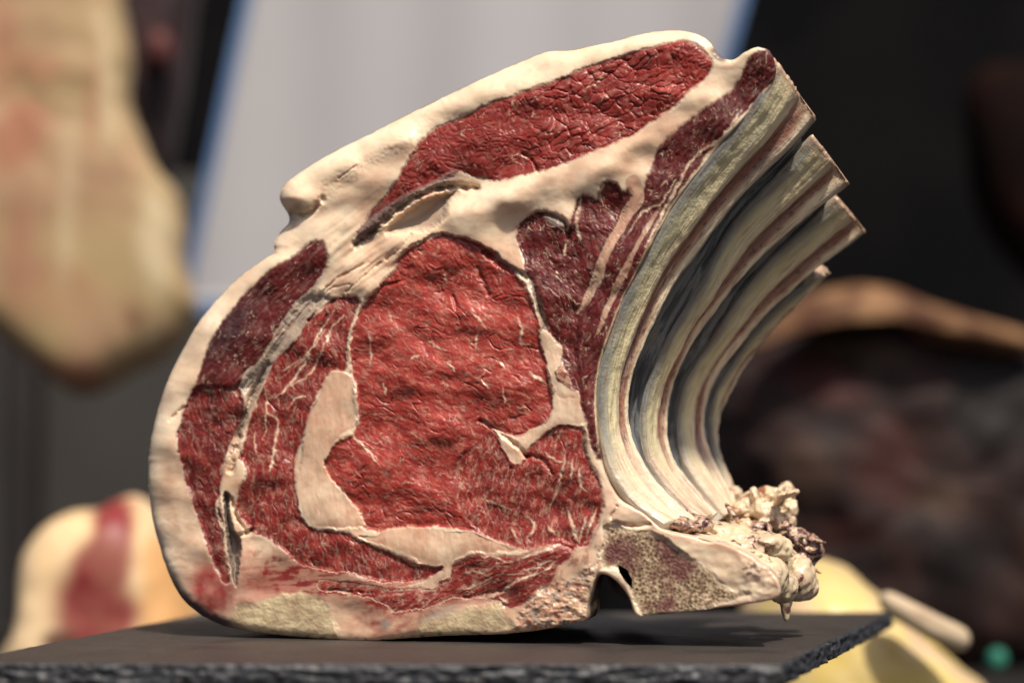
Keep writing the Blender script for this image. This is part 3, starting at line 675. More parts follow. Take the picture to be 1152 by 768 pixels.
# stained patches that belong to the tissue itself
A_blood = np.maximum(A_blood, 1.0 * sstep(.05, .85, blob(238, 664, 30, 36, -25)) * (LABEL == 0))
A_blood = np.maximum(A_blood, .42 * sstep(.1, .7, blob(290, 668, 46, 30)) * (LABEL == 0))
A_grey = np.maximum(A_grey, .85 * sstep(.25, .6, blob(288, 420, 36, 9, -40)) * (fat > .3))
A_grey = np.maximum(A_grey, .75 * sstep(.2, .6, blob(326, 350, 52, 10, -48)) * (fat > .3))
A_grey = np.maximum(A_grey, .75 * sstep(.3, .7, blob(624, 248, 15, 7, 30)))
A_grey = np.maximum(A_grey, .7 * np.exp(-(line_mask(W('E', [(600, 110), (690, 175), (722, 225), (745, 300), (755, 340)]), 3) / 3.0)**2))
A_grey = np.maximum(A_grey, .5 * sstep(.25, .8, blob(494, 690, 30, 7, -20))); A_grey = np.maximum(A_grey, .7 * sstep(.3, .8, blob(434, 702, 9, 8)))
A_grey = np.maximum(A_grey, .55 * np.exp(-((SDF) / 4.0)**2) * (X < 230) * sstep(570, 620, Y))
# dried crust at the lower left corner, on the tip next to the ribs and along the underside
crust = sstep(13, 4, SDF + 5 * fbm(X / 12, Y / 12, 71., 3)) * sstep(625, 672, Y) * sstep(290, 250, X)
A_dry = np.maximum(A_dry, crust)
A_dry = np.maximum(A_dry, .85 * sstep(.3, .8, blob(808, 62, 14, 7, 40)))
A_dry = np.maximum(A_dry, .75 * sstep(.05, .3, fbm(X / 9, Y / 5, 55., 3)) * np.exp(-(SDF / 6)**2) * sstep(690, 705, Y))
A_dry = np.maximum(A_dry, .35 * sstep(.0, .3, fbm(X / 8, Y / 8, 57., 3)) * (LABEL == NAMES.index('intercostal_muscle')) * sstep(250, 120, Y))
# thin dried lip of the meat along the ribs
A_iv = np.maximum(A_iv, .7 * np.exp(-((SDF - 1.0) / 1.3)**2) * (X > 660) * sstep(520, 480, Y) * sstep(95, 110, Y))
fat = np.where((A_iv > .3) & (X > 660) & (Y < 520), np.maximum(fat, A_iv), fat)

# rounding of the rim
R = 4.0 + 26 * sstep(330, 250, X) * sstep(700, 620, Y) + 22 * sstep(840, 760, X) * sstep(330, 250, Y) * sstep(-40, 30, (FACE[0, 0] - X) * .55 - (Y - 60) + 40) + 7 * sstep(640, 700, Y) * sstep(660, 600, X)
R = np.clip(R, 4, 30)
dd = np.clip(R - np.clip(SDF, 0, None), 0, R)
H -= .85 * (R - np.sqrt(np.clip(R * R - dd * dd, 0, None)))
H += 1.2 * fbm(X / 150, Y / 150, 3., 2) * 6
# gentle damping at the boundary so the skirt meets it
# ------------------------------------------------------------------ mesh of the face
ny, nx = X.shape
inside = SDF > 0
sdh = poly_sdf(X, Y, HOLE)
vin = inside & (sdh < 0)
cell = (vin[:-1, :-1] | vin[1:, :-1] | vin[:-1, 1:] | vin[1:, 1:]) & (sdh[:-1, :-1] < 0)
gyy, gxx = np.gradient(SDF, STEP)
gl = np.hypot(gxx, gyy) + 1e-6
XS = np.where(inside, X, X - SDF * gxx / gl); YS = np.where(inside, Y, Y - SDF * gyy / gl)
VW = on_face(XS, YS, -H * PXM)
tu = np.gradient(VW, axis=1); tv = np.gradient(VW, axis=0)
NW = np.cross(tv, tu); NW /= np.linalg.norm(NW, axis=-1)[..., None] + 1e-12
NW *= np.sign((NW @ NRM).mean())
ROAST = empty('beef_rib_joint', 'dry aged beef rib joint standing on the slate, red cut face with four bare ribs', 'beef joint')
ATT = dict(fat=np.clip(fat, 0, 1), tone=np.clip(tone, 0, 1), dry=A_dry, grey=A_grey, blood=A_blood, ivory=A_iv, spongy=A_sp, pink=np.clip(A_pink, 0, 1))
NICE = {'spine_bone_a': 'spine_bone', 'spine_bone_b': 'spine_bone', 'fat_seam': 'seam_fat', 'seam_stripe': 'seam_fat', 'pink_stripe': 'seam_fat', 'kernel_fat': 'seam_fat', 'prong_fat': 'seam_fat', 'floor_fat': 'seam_fat'}
# the outer cover of fat is one part, the inner fat around the muscles another
fatcap = (LABEL == 0) & ((SDF < 62) & ((X < 330) | (Y < 330 - .55 * (X - 330))) & (X < 830))
NAMES.append('fat_cap'); LABEL[fatcap] = len(NAMES) - 1
cl = LABEL[:-1, :-1]
idx = np.arange(ny * nx).reshape(ny, nx)
quads = np.stack([idx[:-1, :-1], idx[1:, :-1], idx[1:, 1:], idx[:-1, 1:]], -1)
Vf = VW.reshape(-1, 3); Nf = NW.reshape(-1, 3)
def face_part(name, mask):
    q = quads[mask & cell]
    if not len(q): return None
    u, inv = np.unique(q, return_inverse=True)
    return mesh_from(name, Vf[u], inv.reshape(q.shape), MEAT, ROAST, {k: v.ravel()[u] for k, v in ATT.items()}, normals=Nf[u])
FATPARTS = ('kernel_fat', 'prong_fat', 'floor_fat', 'seam_stripe', 'pink_stripe', 'fat_seam')
for i, nm in enumerate(NAMES):
    o = face_part(NICE.get(nm, nm), cl == i)
    if nm == 'fat_cap': CAP = o

# ------------------------------------------------------------------ body behind the face
nb = len(face_s); back_t = np.concatenate([[0], np.linspace(.02, 1, 40)])
ring0 = face_s.copy()
Rr = np.clip(4.0 + 26 * sstep(330, 250, ring0[:, 0]) * sstep(700, 620, ring0[:, 1]) + 22 * sstep(840, 760, ring0[:, 0]) * sstep(330, 250, ring0[:, 1]) + 7 * sstep(640, 700, ring0[:, 1]) * sstep(660, 600, ring0[:, 0]), 4, 30)
hi = np.array([H[np.clip(int(round((y - gy[0]) / STEP)), 0, ny - 1), np.clip(int(round((x - gx[0]) / STEP)), 0, nx - 1)] for x, y in ring0])
rings = []; batt = {k: [] for k in ATT}
ctr = np.array([420, 520.])
arc = np.linspace(0, 1, nb)
for t in back_t:
    s = 1 - .30 * t ** 1.6
    s_r = s - .05 * t
    p = ctr + (ring0 - ctr) * np.where(ring0[:, :1] > 600, s_r, s)
    p[:, 1] = np.where(ring0[:, 1] > 690, ring0[:, 1] * (1 - .0 * t) - 6 * t, p[:, 1])
    h = hi * (1 - sstep(0, .12, t))
    p3 = on_face(p[:, 0], p[:, 1], -h * PXM) + DEP * (t * .15)
    bump3 = 4 * fbm(ring0[:, 0] / 40, ring0[:, 1] / 40, t * 4 + 3, 3) * sstep(0, .15, t)
    cen = on_face(ctr[0], ctr[1]) + DEP * (t * .15)
    dirv = p3 - cen; dirv -= np.outer(dirv @ NRM, NRM); dirv /= np.linalg.norm(dirv, axis=1)[:, None]
    p3 = p3 + dirv * (bump3 * PXM)[:, None]
    rings.append(p3)
B = np.array(rings)
B[..., 2] = np.maximum(B[..., 2], .0006)
m = len(back_t)
bv = B.reshape(-1, 3); bf = grid_faces(m, nb, wrap_m=True)
# close the far end with shrinking rings
last = B[-1]; cen = last.mean(0); extra = [cen + (last - cen) * k + DEP * .012 * (1 - k * k) for k in (.9, .7, .45, .2, .02)]
bv = np.concatenate([bv] + extra); bf = grid_faces(m + 5, nb, wrap_m=True)
tt = np.repeat(np.concatenate([back_t, np.ones(5)]), nb); px_ = np.tile(ring0[:, 0], m + 5); py_ = np.tile(ring0[:, 1], m + 5)
low = sstep(690, 700, py_); endm = np.repeat(np.concatenate([np.zeros(m), np.ones(5)]), nb)
samp = lambda A_: np.tile(np.array([A_[np.clip(int(round((y - gy[0]) / STEP)), 0, ny - 1), np.clip(int(round((x - gx[0]) / STEP)), 0, nx - 1)] for x, y in ring0]), m + 5)
mixf = sstep(0, .08, tt)
nz = fbm(px_ / 20, py_ / 20, tt * 9, 3)
BA = {k: samp(v) * (1 - mixf) for k, v in ATT.items()}
BA['fat'] = BA['fat'] + mixf * (1 - endm * sstep(-.1, .1, nz)); BA['tone'] = BA['tone'] + mixf * .3
BA['dry'] = np.maximum(BA['dry'], mixf * (np.where(py_ > 640, .75, .12) + .5 * sstep(.1, .3, nz)).clip(0, 1))
BA['dry'] = np.where((px_ > 655) & (px_ < 722) & (py_ > 640), np.maximum(BA['dry'], mixf * .95), BA['dry'])  # notch walls darkened further: shade of the hollow put into the colour
body = mesh_from('outer_fat', bv, bf, MEAT, ROAST, BA)

# ------------------------------------------------------------------ ribs
NS = 260
def pcurve(pts, n=NS): return smooth_curve(pts, n)
F1 = pcurve(np.array([(871, 62), (868, 90), (866, 101), (842, 129), (814, 160), (786, 195), (763, 226), (746, 254), (730, 282), (716, 310), (702, 338), (690, 369), (679, 400), (673, 432), (672, 459), (674, 487), (678, 520), (686, 542), (700, 563), (725, 580), (748, 590), (775, 598)], float)[2:])
curves = {
 1: (pcurve(np.array([(869, 66), (866, 99), (842, 128), (814, 159), (786, 194), (763, 225), (746, 253), (730, 281), (716, 309), (702, 337), (690, 368), (679, 399), (673, 431), (672, 459), (674, 487), (678, 520), (686, 541), (700, 562), (725, 578), (748, 589)], float)),
     pcurve(np.concatenate([[(917, 137), (908, 149), (883, 173), (849, 204), (815, 241), (794, 275)], W('F', [(480, 150), (430, 235), (385, 320)]), W('Q', [(275, 0), (240, 120), (232, 220), (235, 330), (260, 430), (300, 540), (360, 620), (430, 700), (500, 766)]), [(765, 575), (785, 590)]])), 0.0, .026),
 2: (pcurve(np.concatenate([[(913, 153), (885, 185), (850, 222), (812, 262)], W('F', [(560, 190), (500, 270), (450, 350)]), W('Q', [(420, 0), (370, 130), (345, 240), (335, 350), (345, 450), (365, 560), (420, 650), (500, 730)]), [(760, 560), (790, 585)]])),
     pcurve(np.concatenate([[(954, 209), (928, 229), (897, 253), (864, 281), (829, 316), (798, 351), (774, 385)], W('Q', [(560, 0), (510, 120), (490, 240), (480, 350), (490, 460), (510, 560), (560, 640), (640, 710)]), [(785, 560), (805, 580)]])), .042, .070),
 3: (pcurve(np.concatenate([[(940, 222), (905, 254), (868, 290), (835, 325)], W('F', [(610, 330), (555, 420)]), W('Q', [(640, 0), (600, 110), (578, 240), (570, 350), (575, 460), (590, 560), (640, 650), (720, 720)]), [(800, 560), (815, 580)]])),
     pcurve(np.concatenate([[(973, 263), (947, 281), (913, 305), (878, 337), (843, 371), (814, 404)], W('Q', [(790, 80), (750, 180), (735, 280), (740, 380), (755, 460), (785, 540), (830, 610), (880, 690)]), [(820, 555), (828, 575)]])), .086, .112),
 4: (pcurve(np.concatenate([[(918, 312), (880, 345), (848, 378), (822, 410)], W('Q', [(860, 70), (810, 180), (785, 290), (790, 390), (805, 470), (830, 550), (870, 620), (900, 680)]), [(822, 555), (830, 572)]])),
     pcurve(np.concatenate([[(930, 303), (888, 347), (858, 380), (836, 410)], W('Q', [(920, 100), (860, 220), (825, 320), (818, 400), (825, 470), (850, 560), (885, 630), (915, 690)]), [(826, 552), (832, 568)]])), .118, .134),
}
def relax(c, sig=15):
    k = np.exp(-.5 * (np.arange(-45, 46) / sig)**2); k /= k.sum()
    e = np.concatenate([2 * c[:1] - c[45:0:-1], c, 2 * c[-1:] - c[-2:-47:-1]])
    return np.stack([np.convolve(e[:, i], k, 'valid') for i in range(2)], -1)
sarr = np.linspace(0, 1, NS)
RW = {}
for k, (f, b, d0, d1) in curves.items():
    f = relax(f); b = relax(b)
    PF = on_face(f[:, 0], f[:, 1], d0 + .0015); PB = on_face(b[:, 0], b[:, 1], d1)
    tan = np.gradient((PF + PB) / 2, axis=0); tan /= np.linalg.norm(tan, axis=1)[:, None]
    acr = PB - PF
    nor = np.cross(acr, tan); nor /= np.linalg.norm(nor, axis=1)[:, None]
    if (nor @ (UAX + .3 * NRM)).mean() < 0: nor = -nor
    RW[k] = (PF, PB, nor)
    slen = np.concatenate([[0], np.cumsum(np.linalg.norm(np.diff((PF + PB) / 2, axis=0), axis=1))])
    ni = 34
    t = np.linspace(0, 1, ni)
    wid = np.linalg.norm(acr, axis=1)
    V = []; TS = []; LOW = []
    for j in range(ni):                          # the inner, visible side
        tj = t[j]
        prof = .11 * (1 - abs(2 * tj - 1) ** 5) - .10 * math.exp(-((tj - .66) / .09)**2) + .06 * math.exp(-((tj - .87) / .06)**2) + .04 * math.exp(-((tj - .42) / .1)**2)
        nz = .0014 * fbm(sarr * 9 + k, np.full(NS, tj * 4.), k * 3.3, 2) + .0007 * fbm(sarr * 40, np.full(NS, tj * 9.), k * 1.3, 3) + .0005 * fbm(sarr * 16, np.full(NS, tj * 30.), k * 1.7, 2)
        V.append(PF + acr * tj + nor * ((prof * np.minimum(wid, .022) + nz))[:, None]); TS.append(np.full(NS, tj))
    thick = .011 if k < 4 else .006
    for j in range(12):                          # the outer side, buried in meat
        q = (j + 1) / 13; tj = 1 - q
        V.append(PF + acr * (tj * .9 + .05) - nor * (thick * math.sin(math.pi * (.12 + .76 * q)) ** .6)); TS.append(np.full(NS, .95 if q < .3 else .2))
    V = np.array(V).transpose(1, 0, 2); TS = np.array(TS).T    # NS x M
    M_ = V.shape[1]
    # ragged saw cut at the tip
    V[0] += (tan[0] * (-.0012))[None] * rng.random((M_, 1))
    low = sstep(.74, .92, sarr + .05 * fbm(sarr * 14, sarr * 0, k * 2.2, 2))
    att = np.stack([TS, np.repeat(slen[:, None], M_, 1), np.full(TS.shape, k)], -1)
    verts = V.reshape(-1, 3); faces = grid_faces(NS, M_, wrap_m=True)
    # end caps by shrinking rings
    tip = V[0]; c0 = tip.mean(0); capr = [c0 + (tip - c0) * q - tan[0] * .0008 * (1 - q) for q in (.97, .8, .5, .2, .02)]
    end = V[-1]; c1 = end.mean(0); capr2 = [c1 + (end - c1) * q for q in (.6, .02)]
    verts2 = np.concatenate([np.concatenate(capr[::-1]), verts, np.concatenate(capr2)]); nst = NS + 7
    faces = grid_faces(nst, M_, wrap_m=True)
    a2 = np.concatenate([np.tile(att[0], (5, 1, 1)).reshape(-1, 3), att.reshape(-1, 3), np.tile(att[-1], (2, 1, 1)).reshape(-1, 3)])
    lo2 = np.concatenate([np.zeros(5 * M_), np.repeat(low, M_), np.ones(2 * M_)]); en = np.concatenate([np.ones(5 * M_), np.repeat((sarr < .006) * .9 + sstep(.05, .0, sarr) * .5, M_).clip(0, 1), np.zeros(2 * M_)])
    mesh_from('rib_bone', verts2, faces, RIB, ROAST, dict(ts=a2, low=lo2, endcut=en))

for k in (1, 2, 3):                              # thin skin between neighbouring ribs
    PB = RW[k][1]; PF = RW[k + 1][0]; nor = (RW[k][2] + RW[k + 1][2]) / 2
    nt = 16; i0 = {1: 6, 2: 6, 3: 14}[k]
    rows = []
    tts = np.linspace(-.12, 1.12, nt)
    for tj in tts:
        dip = .0040 * max(0, math.sin(math.pi * min(max(tj, 0), 1))) ** .7 + .0015
        rows.append(PB + (PF - PB) * tj - nor * (dip + .0012 * fbm(sarr * 16, np.full(NS, tj * 4), k * 5., 3))[:, None])
    V = np.array(rows).transpose(1, 0, 2)[i0:]
    n_ = V.shape[0]
    back = V - nor[i0:, None, :] * .003
    full = np.concatenate([V, back[:, ::-1]], 1); mm = full.shape[1]
    ts = np.stack([np.tile(np.concatenate([tts, tts[::-1]]), (n_, 1)), np.repeat((sarr[i0:] * .32)[:, None], mm, 1), np.full((n_, mm), k)], -1)
    lo = np.repeat(sstep(.80, .97, sarr[i0:]), mm)
    mesh_from('rib_membrane', full.reshape(-1, 3), grid_faces(n_, mm, wrap_m=True), MEMB, ROAST, dict(ts=ts.reshape(-1, 3), low=lo))

# ------------------------------------------------------------------ lumps of the backbone
def lumps(name, specs, mat, parent, voxel=.0011, amp=.0013, fr=95., seed=1.0):
    """specs: (px, py, depth, rx, rz, rdepth, tilt degrees) in photograph pixels / metres"""
    vs, fs, off = [], [], 0
    n1, n2 = 20, 14
    for (x, y, d, rx, rz, rd, ang) in specs:
        c = on_face(np.array([x]), np.array([y]), d)[0]; a = math.radians(ang)
        ua = UAX * math.cos(a) - ZAX * math.sin(a); za = UAX * math.sin(a) + ZAX * math.cos(a)
        th = np.linspace(0, 2 * math.pi, n1, endpoint=False); ph = np.linspace(.02, math.pi - .02, n2)
        PH, TH = np.meshgrid(ph, th, indexing='ij')
        q = c + (np.sin(PH) * np.cos(TH))[..., None] * ua * rx * PXM + np.cos(PH)[..., None] * za * rz * PXM + (np.sin(PH) * np.sin(TH))[..., None] * DEP * rd * PXM
        vs.append(q.reshape(-1, 3)); f = grid_faces(n2, n1, wrap_m=True) + off
        fs += f.tolist(); fs.append([off + i for i in range(n1)][::-1]); fs.append([off + (n2 - 1) * n1 + i for i in range(n1)]); off += n1 * n2
    o = mesh_from(name, np.concatenate(vs), fs, mat, None)
    bmn = o.modifiers.new('r', 'REMESH'); bmn.mode = 'VOXEL'; bmn.voxel_size = voxel
    smn = o.modifiers.new('s', 'SMOOTH'); smn.iterations = 7; smn.factor = .6
    dg = bpy.context.evaluated_depsgraph_get(); me = bpy.data.meshes.new_from_object(o.evaluated_get(dg))
    n = len(me.vertices); co = np.empty(n * 3, np.float32); me.vertices.foreach_get('co', co); no = np.empty(n * 3, np.float32); me.vertices.foreach_get('normal', no)
    co = co.reshape(-1, 3).astype(float); no = no.reshape(-1, 3)
    nz = fbm(co[:, 0] * fr, co[:, 1] * fr, co[:, 2] * fr + seed, 4, .6) + .9 * (.35 - np.abs(perlin(co[:, 0] * fr * 2.1, co[:, 1] * fr * 2.1, co[:, 2] * fr * 2.1 + seed + 4)))
    co += no * (amp * 2 * nz)[:, None]
    me.vertices.foreach_set('co', co.astype(np.float32).ravel()); me.polygons.foreach_set('use_smooth', np.ones(len(me.polygons), bool)); me.update()
    me.materials.clear(); me.materials.append(mat)
    old = o.data; o.modifiers.clear(); o.data = me; bpy.data.meshes.remove(old); me.name = name
    o.parent = parent
    return o

SPINE = lumps('backbone', [(745, 603, .016, 34, 9, 30, 22), (790, 622, .022, 46, 12, 36, 22), (842, 640, .03, 30, 22, 34, 30), (868, 650, .034, 18, 22, 30, 0), (880, 660, .05, 16, 17, 26, 0),
    (806, 594, .06, 56, 7, 40, 9), (842, 606, .056, 44, 9, 34, 8), (826, 612, .05, 40, 8, 34, 14), (872, 617, .06, 20, 16, 24, 10), (770, 585, .05, 34, 10, 40, 20), (898, 650, .075, 20, 26, 30, 0), (905, 665, .08, 15, 10, 22, -20)], GRISTLE, ROAST, seed=2.)
kr = random.Random(11)
kn = [(846, 566, .105, 17, 12, 24, -15), (866, 556, .11, 15, 8, 22, 5), (884, 556, .115, 9, 13, 20, 12), (890, 572, .108, 9, 10, 18, 0), (862, 575, .10, 20, 14, 26, 20), (880, 588, .10, 15, 10, 22, -10), (832, 580, .10, 16, 15, 24, 30), (838, 592, .085, 18, 9, 22, 10), (824, 562, .122, 10, 16, 18, 15)]
kn += [(kr.uniform(832, 893), kr.uniform(556, 592), kr.uniform(.085, .10), kr.uniform(8, 16), kr.uniform(2, 4), kr.uniform(8, 20), kr.uniform(-80, 80)) for _ in range(10)]
lumps('backbone_knuckle', kn, gristle_material('knuckle_gristle', (.68, .56, .39), (.54, .38, .24), (.24, .09, .04), .52, 50), ROAST, voxel=.0009, seed=5., amp=.0015, fr=110.)
lumps('backbone_tip', [(905, 609, .10, 20, 11, 28, 18), (915, 620, .105, 11, 13, 24, 20), (890, 602, .10, 18, 11, 24, 0), (904, 628, .10, 13, 11, 22, 0), (852, 595, .085, 18, 8, 24, -6)], GRISTLE2, ROAST, seed=8., amp=.0014)
shr = random.Random(5)
frag = [(shr.uniform(822, 918), 0, 0, 0, 0, 0, 0) for _ in range(11)]
frag = [(x, 560 + (x - 822) * .62 + shr.uniform(-10, 34), shr.uniform(.07, .10), shr.uniform(9, 19), shr.uniform(1.6, 2.8), shr.uniform(5, 12), shr.uniform(-30, 75)) for (x, *_r) in frag]
lumps('torn_scraps', frag, GRISTLE2, SPINE, voxel=.0008, amp=.0012, fr=170., seed=14.)
lumps('fat_shred', [(884, 676, .07, 8, 10, 8, 0), (884, 685, .07, 6, 9, 6, 0), (884.5, 692, .07, 4, 7, 4, 0)], GRISTLE, SPINE, voxel=.0006, amp=.00015, seed=4.)
lumps('bloody_gristle', [(758, 579, .030, 24, 9, 24, 14), (780, 588, .032, 22, 9, 24, 12), (742, 571, .026, 12, 6, 14, 10), (766, 590, .014, 24, 8, 20, 14)], GRISTLE2, SPINE, seed=9.)

# ------------------------------------------------------------------ slate
cor = np.array([on_level(-62, 746), on_level(880, 746.5), on_level(1002, 688), on_level(235, 688)])[:, :2]
def slate():
    pts = []
    for i in range(4):
        a, b = cor[i], cor[(i + 1) % 4]; n = int(np.linalg.norm(b - a) / .0011)
        for t in np.linspace(0, 1, n, endpoint=False): pts.append(a + (b - a) * t)
    p = np.array(pts); n = len(p)
    cc = p.mean(0); nd = np.roll(p, -3, 0) - np.roll(p, 3, 0); nd = np.stack([nd[:, 1], -nd[:, 0]], -1); nd /= np.linalg.norm(nd, axis=1)[:, None]
    L = np.arange(n) * .0011
    lv = np.array([0, -.0004, -.0012, -.0022, -.0032, -.0042, -.0052, -.0062, -.0074, -.0085, -.009]); rings = []
    inner = p - nd * .004
    chip = .0022 * fbm(L * 90, L * 0 + 2, 0., 4, .6)
    for k, z in enumerate(lv):
        off = .0008 + .0030 * fbm(L * 150, np.full(n, z * 420.), 3., 4, .65) + .0018 * perlin(L * 60, np.full(n, round(z * 380) * 1.7), 8.) + chip
        if k == 0: off = off * .4 - .0010 + np.minimum(0, .006 * fbm(L * 70, L * 0 + 7, 1., 3))
        if k == len(lv) - 1: off = off - .0015
        rings.append(np.column_stack([p + nd * off[:, None], np.full(n, z) + (.0003 * perlin(L * 200, L * 0 + k, 2.) if 0 < k < len(lv) - 1 else 0)]))
    V = [np.column_stack([cc + (p - cc) * q, np.full(n, 0.0)]) for q in (.02, .5, .9)] + [np.column_stack([inner, np.full(n, .0)])] + rings + [np.column_stack([cc + (p - cc) * q, np.full(n, -.009)]) for q in (.9, .02)]
    edge = np.concatenate([np.zeros(4 * n), np.full(n, .55), np.ones(n * (len(V) - 5))])
    return mesh_from('slate_board', np.concatenate(V), grid_faces(len(V), n, wrap_m=True), SLATE, None, dict(edge=edge))
so = tag(slate(), 'dark grey slate board with rough chipped edges under the beef joint', 'slate board')

# ------------------------------------------------------------------ stand, counter and stall behind
DARK = plain_material('stall_painted_shade', (.004, .004, .0045), (.0065, .006, .0062), 6, .95, spec=.03)  # near-black colour stands in for the shade inside the stall
def box(name, x0, x1, y0, y1, z0, z1, mat, parent=None):
    v = [(x, y, z) for x in (x0, x1) for y in (y0, y1) for z in (z0, z1)]
    f = [(0, 1, 3, 2), (4, 6, 7, 5), (0, 4, 5, 1), (2, 3, 7, 6), (0, 2, 6, 4), (1, 5, 7, 3)]
    return mesh_from(name, v, f, mat, parent, smooth=False)
box('counter', -1.6, 1.6, .45, 2.75, -.18, -.11, plain_material('counter_top', (.012, .011, .011), (.02, .018, .017), 8, .5))['kind'] = 'structure'
tag(box('display_block', -.20, .045, .86, 1.17, -.11, -.0095, plain_material('block_wood', (.03, .022, .017), (.05, .038, .028), 14, .6)), 'dark wooden block holding up the slate board', 'block')
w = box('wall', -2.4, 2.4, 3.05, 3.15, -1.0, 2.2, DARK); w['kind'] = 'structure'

def pillow(name, px, dist, thick, mat, parent=None, n=160, lump=.08, fr=9., seed=0., rings=40, flat=.45, spots=()):
    """a solid lump with the given outline; the front and back both swell"""
    c = smooth_curve(np.asarray(px, float), n, True)
    P = at_dist(c[:, 0], c[:, 1], dist); cen = P.mean(0)
    fw = np.array([0, 1, 0.])
    k = np.exp(-.5 * (np.arange(-40, 41) / 16.)**2); k /= k.sum()
    e = np.concatenate([P[-40:], P, P[:40]]); PS = np.stack([np.convolve(e[:, i], k, 'valid') for i in range(3)], -1)
    V = []
    half = rings // 2
    rr = [i / half for i in range(half + 1)]; rr = rr + rr[-2::-1]
    for i, r in enumerate(rr):
        dz = math.sqrt(max(0.0, 1 - min(r, 1.0) ** (2 / flat))) * (-1 if i <= half else 1); b = r ** 4
        V.append(cen + ((P - cen) * b + (PS - cen) * (1 - b)) * r + fw * dz * thick)
    V = np.array(V).reshape(-1, 3)
    d = V - cen; L = np.linalg.norm(d, axis=1)[:, None] + 1e-9
    nz = fbm(V[:, 0] * fr, V[:, 1] * fr, V[:, 2] * fr + seed, 4)
    V = V + d / L * (lump * thick * 2 * nz)[:, None]
    att = {}
    # patches of other tissue and darker spots, fixed to the surface
    q = V - CAMP; yy = q[:, 1] * cp + q[:, 2] * sp; qx = CX + FPX * q[:, 0] / yy; qy = CY - FPX * (q[:, 2] * cp - q[:, 1] * sp) / yy
    for (x, y, rx, ry, ang, key, amt) in spots:
        t = math.radians(ang); dx, dy = qx - x, qy - y
        uu = (dx * math.cos(t) + dy * math.sin(t)) / rx; vv = (-dx * math.sin(t) + dy * math.cos(t)) / ry
        w = sstep(1.25, .6, np.hypot(uu, vv) + .5 * fbm(V[:, 0] * 18, V[:, 1] * 18, V[:, 2] * 18, 3)) * amt
        att[key] = np.maximum(att.get(key, np.zeros(len(V))), w)
    for key in ('red', 'pale', 'dim'): att.setdefault(key, np.zeros(len(V)))
    return mesh_from(name, V, grid_faces(len(rr), n, wrap_m=True), mat, parent, att)

# hanging side of beef, upper left
HB = empty('hanging_beef', 'large cream and pink fat covered beef cut hanging blurred at upper left', 'hanging meat')
def patched(name, a, b, red, pale, dim, scale, rough=.45):
    M = Mat(name); P = M.obj(); n = M.noise(P, scale, 4, .5, .6); n2 = M.noise(P, scale * 3, 3)
    c = M.mix(M.remap(n, .36, .62), a, b)
    c = M.mix(M.attr('pale'), c, pale); c = M.mix(M.math('MULTIPLY', M.attr('red'), M.remap(n2, .3, .6, .88, 1)), c, red); c = M.mix(M.attr('dim'), c, dim)
    return M.set(Base_Color=c, Roughness=rough, Specular_IOR_Level=.3)
HMAT = patched('hanging_fat', (.36, .26, .13), (.35, .215, .125), (.30, .075, .05), (.50, .40, .25), (.16, .07, .04), 9)
pillow('fat_layer', [(-120, -160), (60, -170), (128, -60), (138, 0), (146, 80), (152, 140), (172, 185), (195, 215), (206, 260), (214, 315), (222, 345), (216, 366), (190, 398), (130, 432), (90, 440), (55, 420), (0, 384), (-60, 330), (-140, 200)], 2.05, .045, HMAT, HB, n=300, seed=3., lump=.25, flat=.16,
       spots=[(25, 150, 30, 44, 20, 'red', .6), (40, 75, 34, 20, 0, 'red', .4), (20, 290, 16, 90, 4, 'red', .3), (75, 240, 10, 110, 3, 'pale', .5), (5, 60, 14, 60, 0, 'red', .4), (175, 270, 20, 70, 0, 'pale', .9), (120, 90, 12, 90, 0, 'pale', .5), (60, 330, 50, 40, 0, 'red', .25), (80, 418, 60, 16, 20, 'red', .6),
              (104, 110, 6, 60, 0, 'red', .45), (152, 358, 16, 9, 20, 'dim', .85), (190, 372, 30, 12, -30, 'pale', .7)])
# darker cut behind it
DB = empty('dark_hanging_beef', 'dark red hanging beef cut between the cream cut and the pale sheet', 'hanging meat')
pillow('lean_side', [(128, -120), (215, -120), (225, -20), (215, 60), (205, 130), (190, 205), (160, 215), (130, 120), (120, 20)], 2.30, .05, plain_material('dark_lean', (.020, .012, .013), (.035, .016, .016), 10), DB, seed=7.)
pillow('red_patch', [(166, 40), (188, 36), (196, 62), (186, 80), (168, 70)], 2.235, .02, plain_material('red_lean', (.09, .022, .02), (.05, .015, .015), 20), DB, seed=8.)
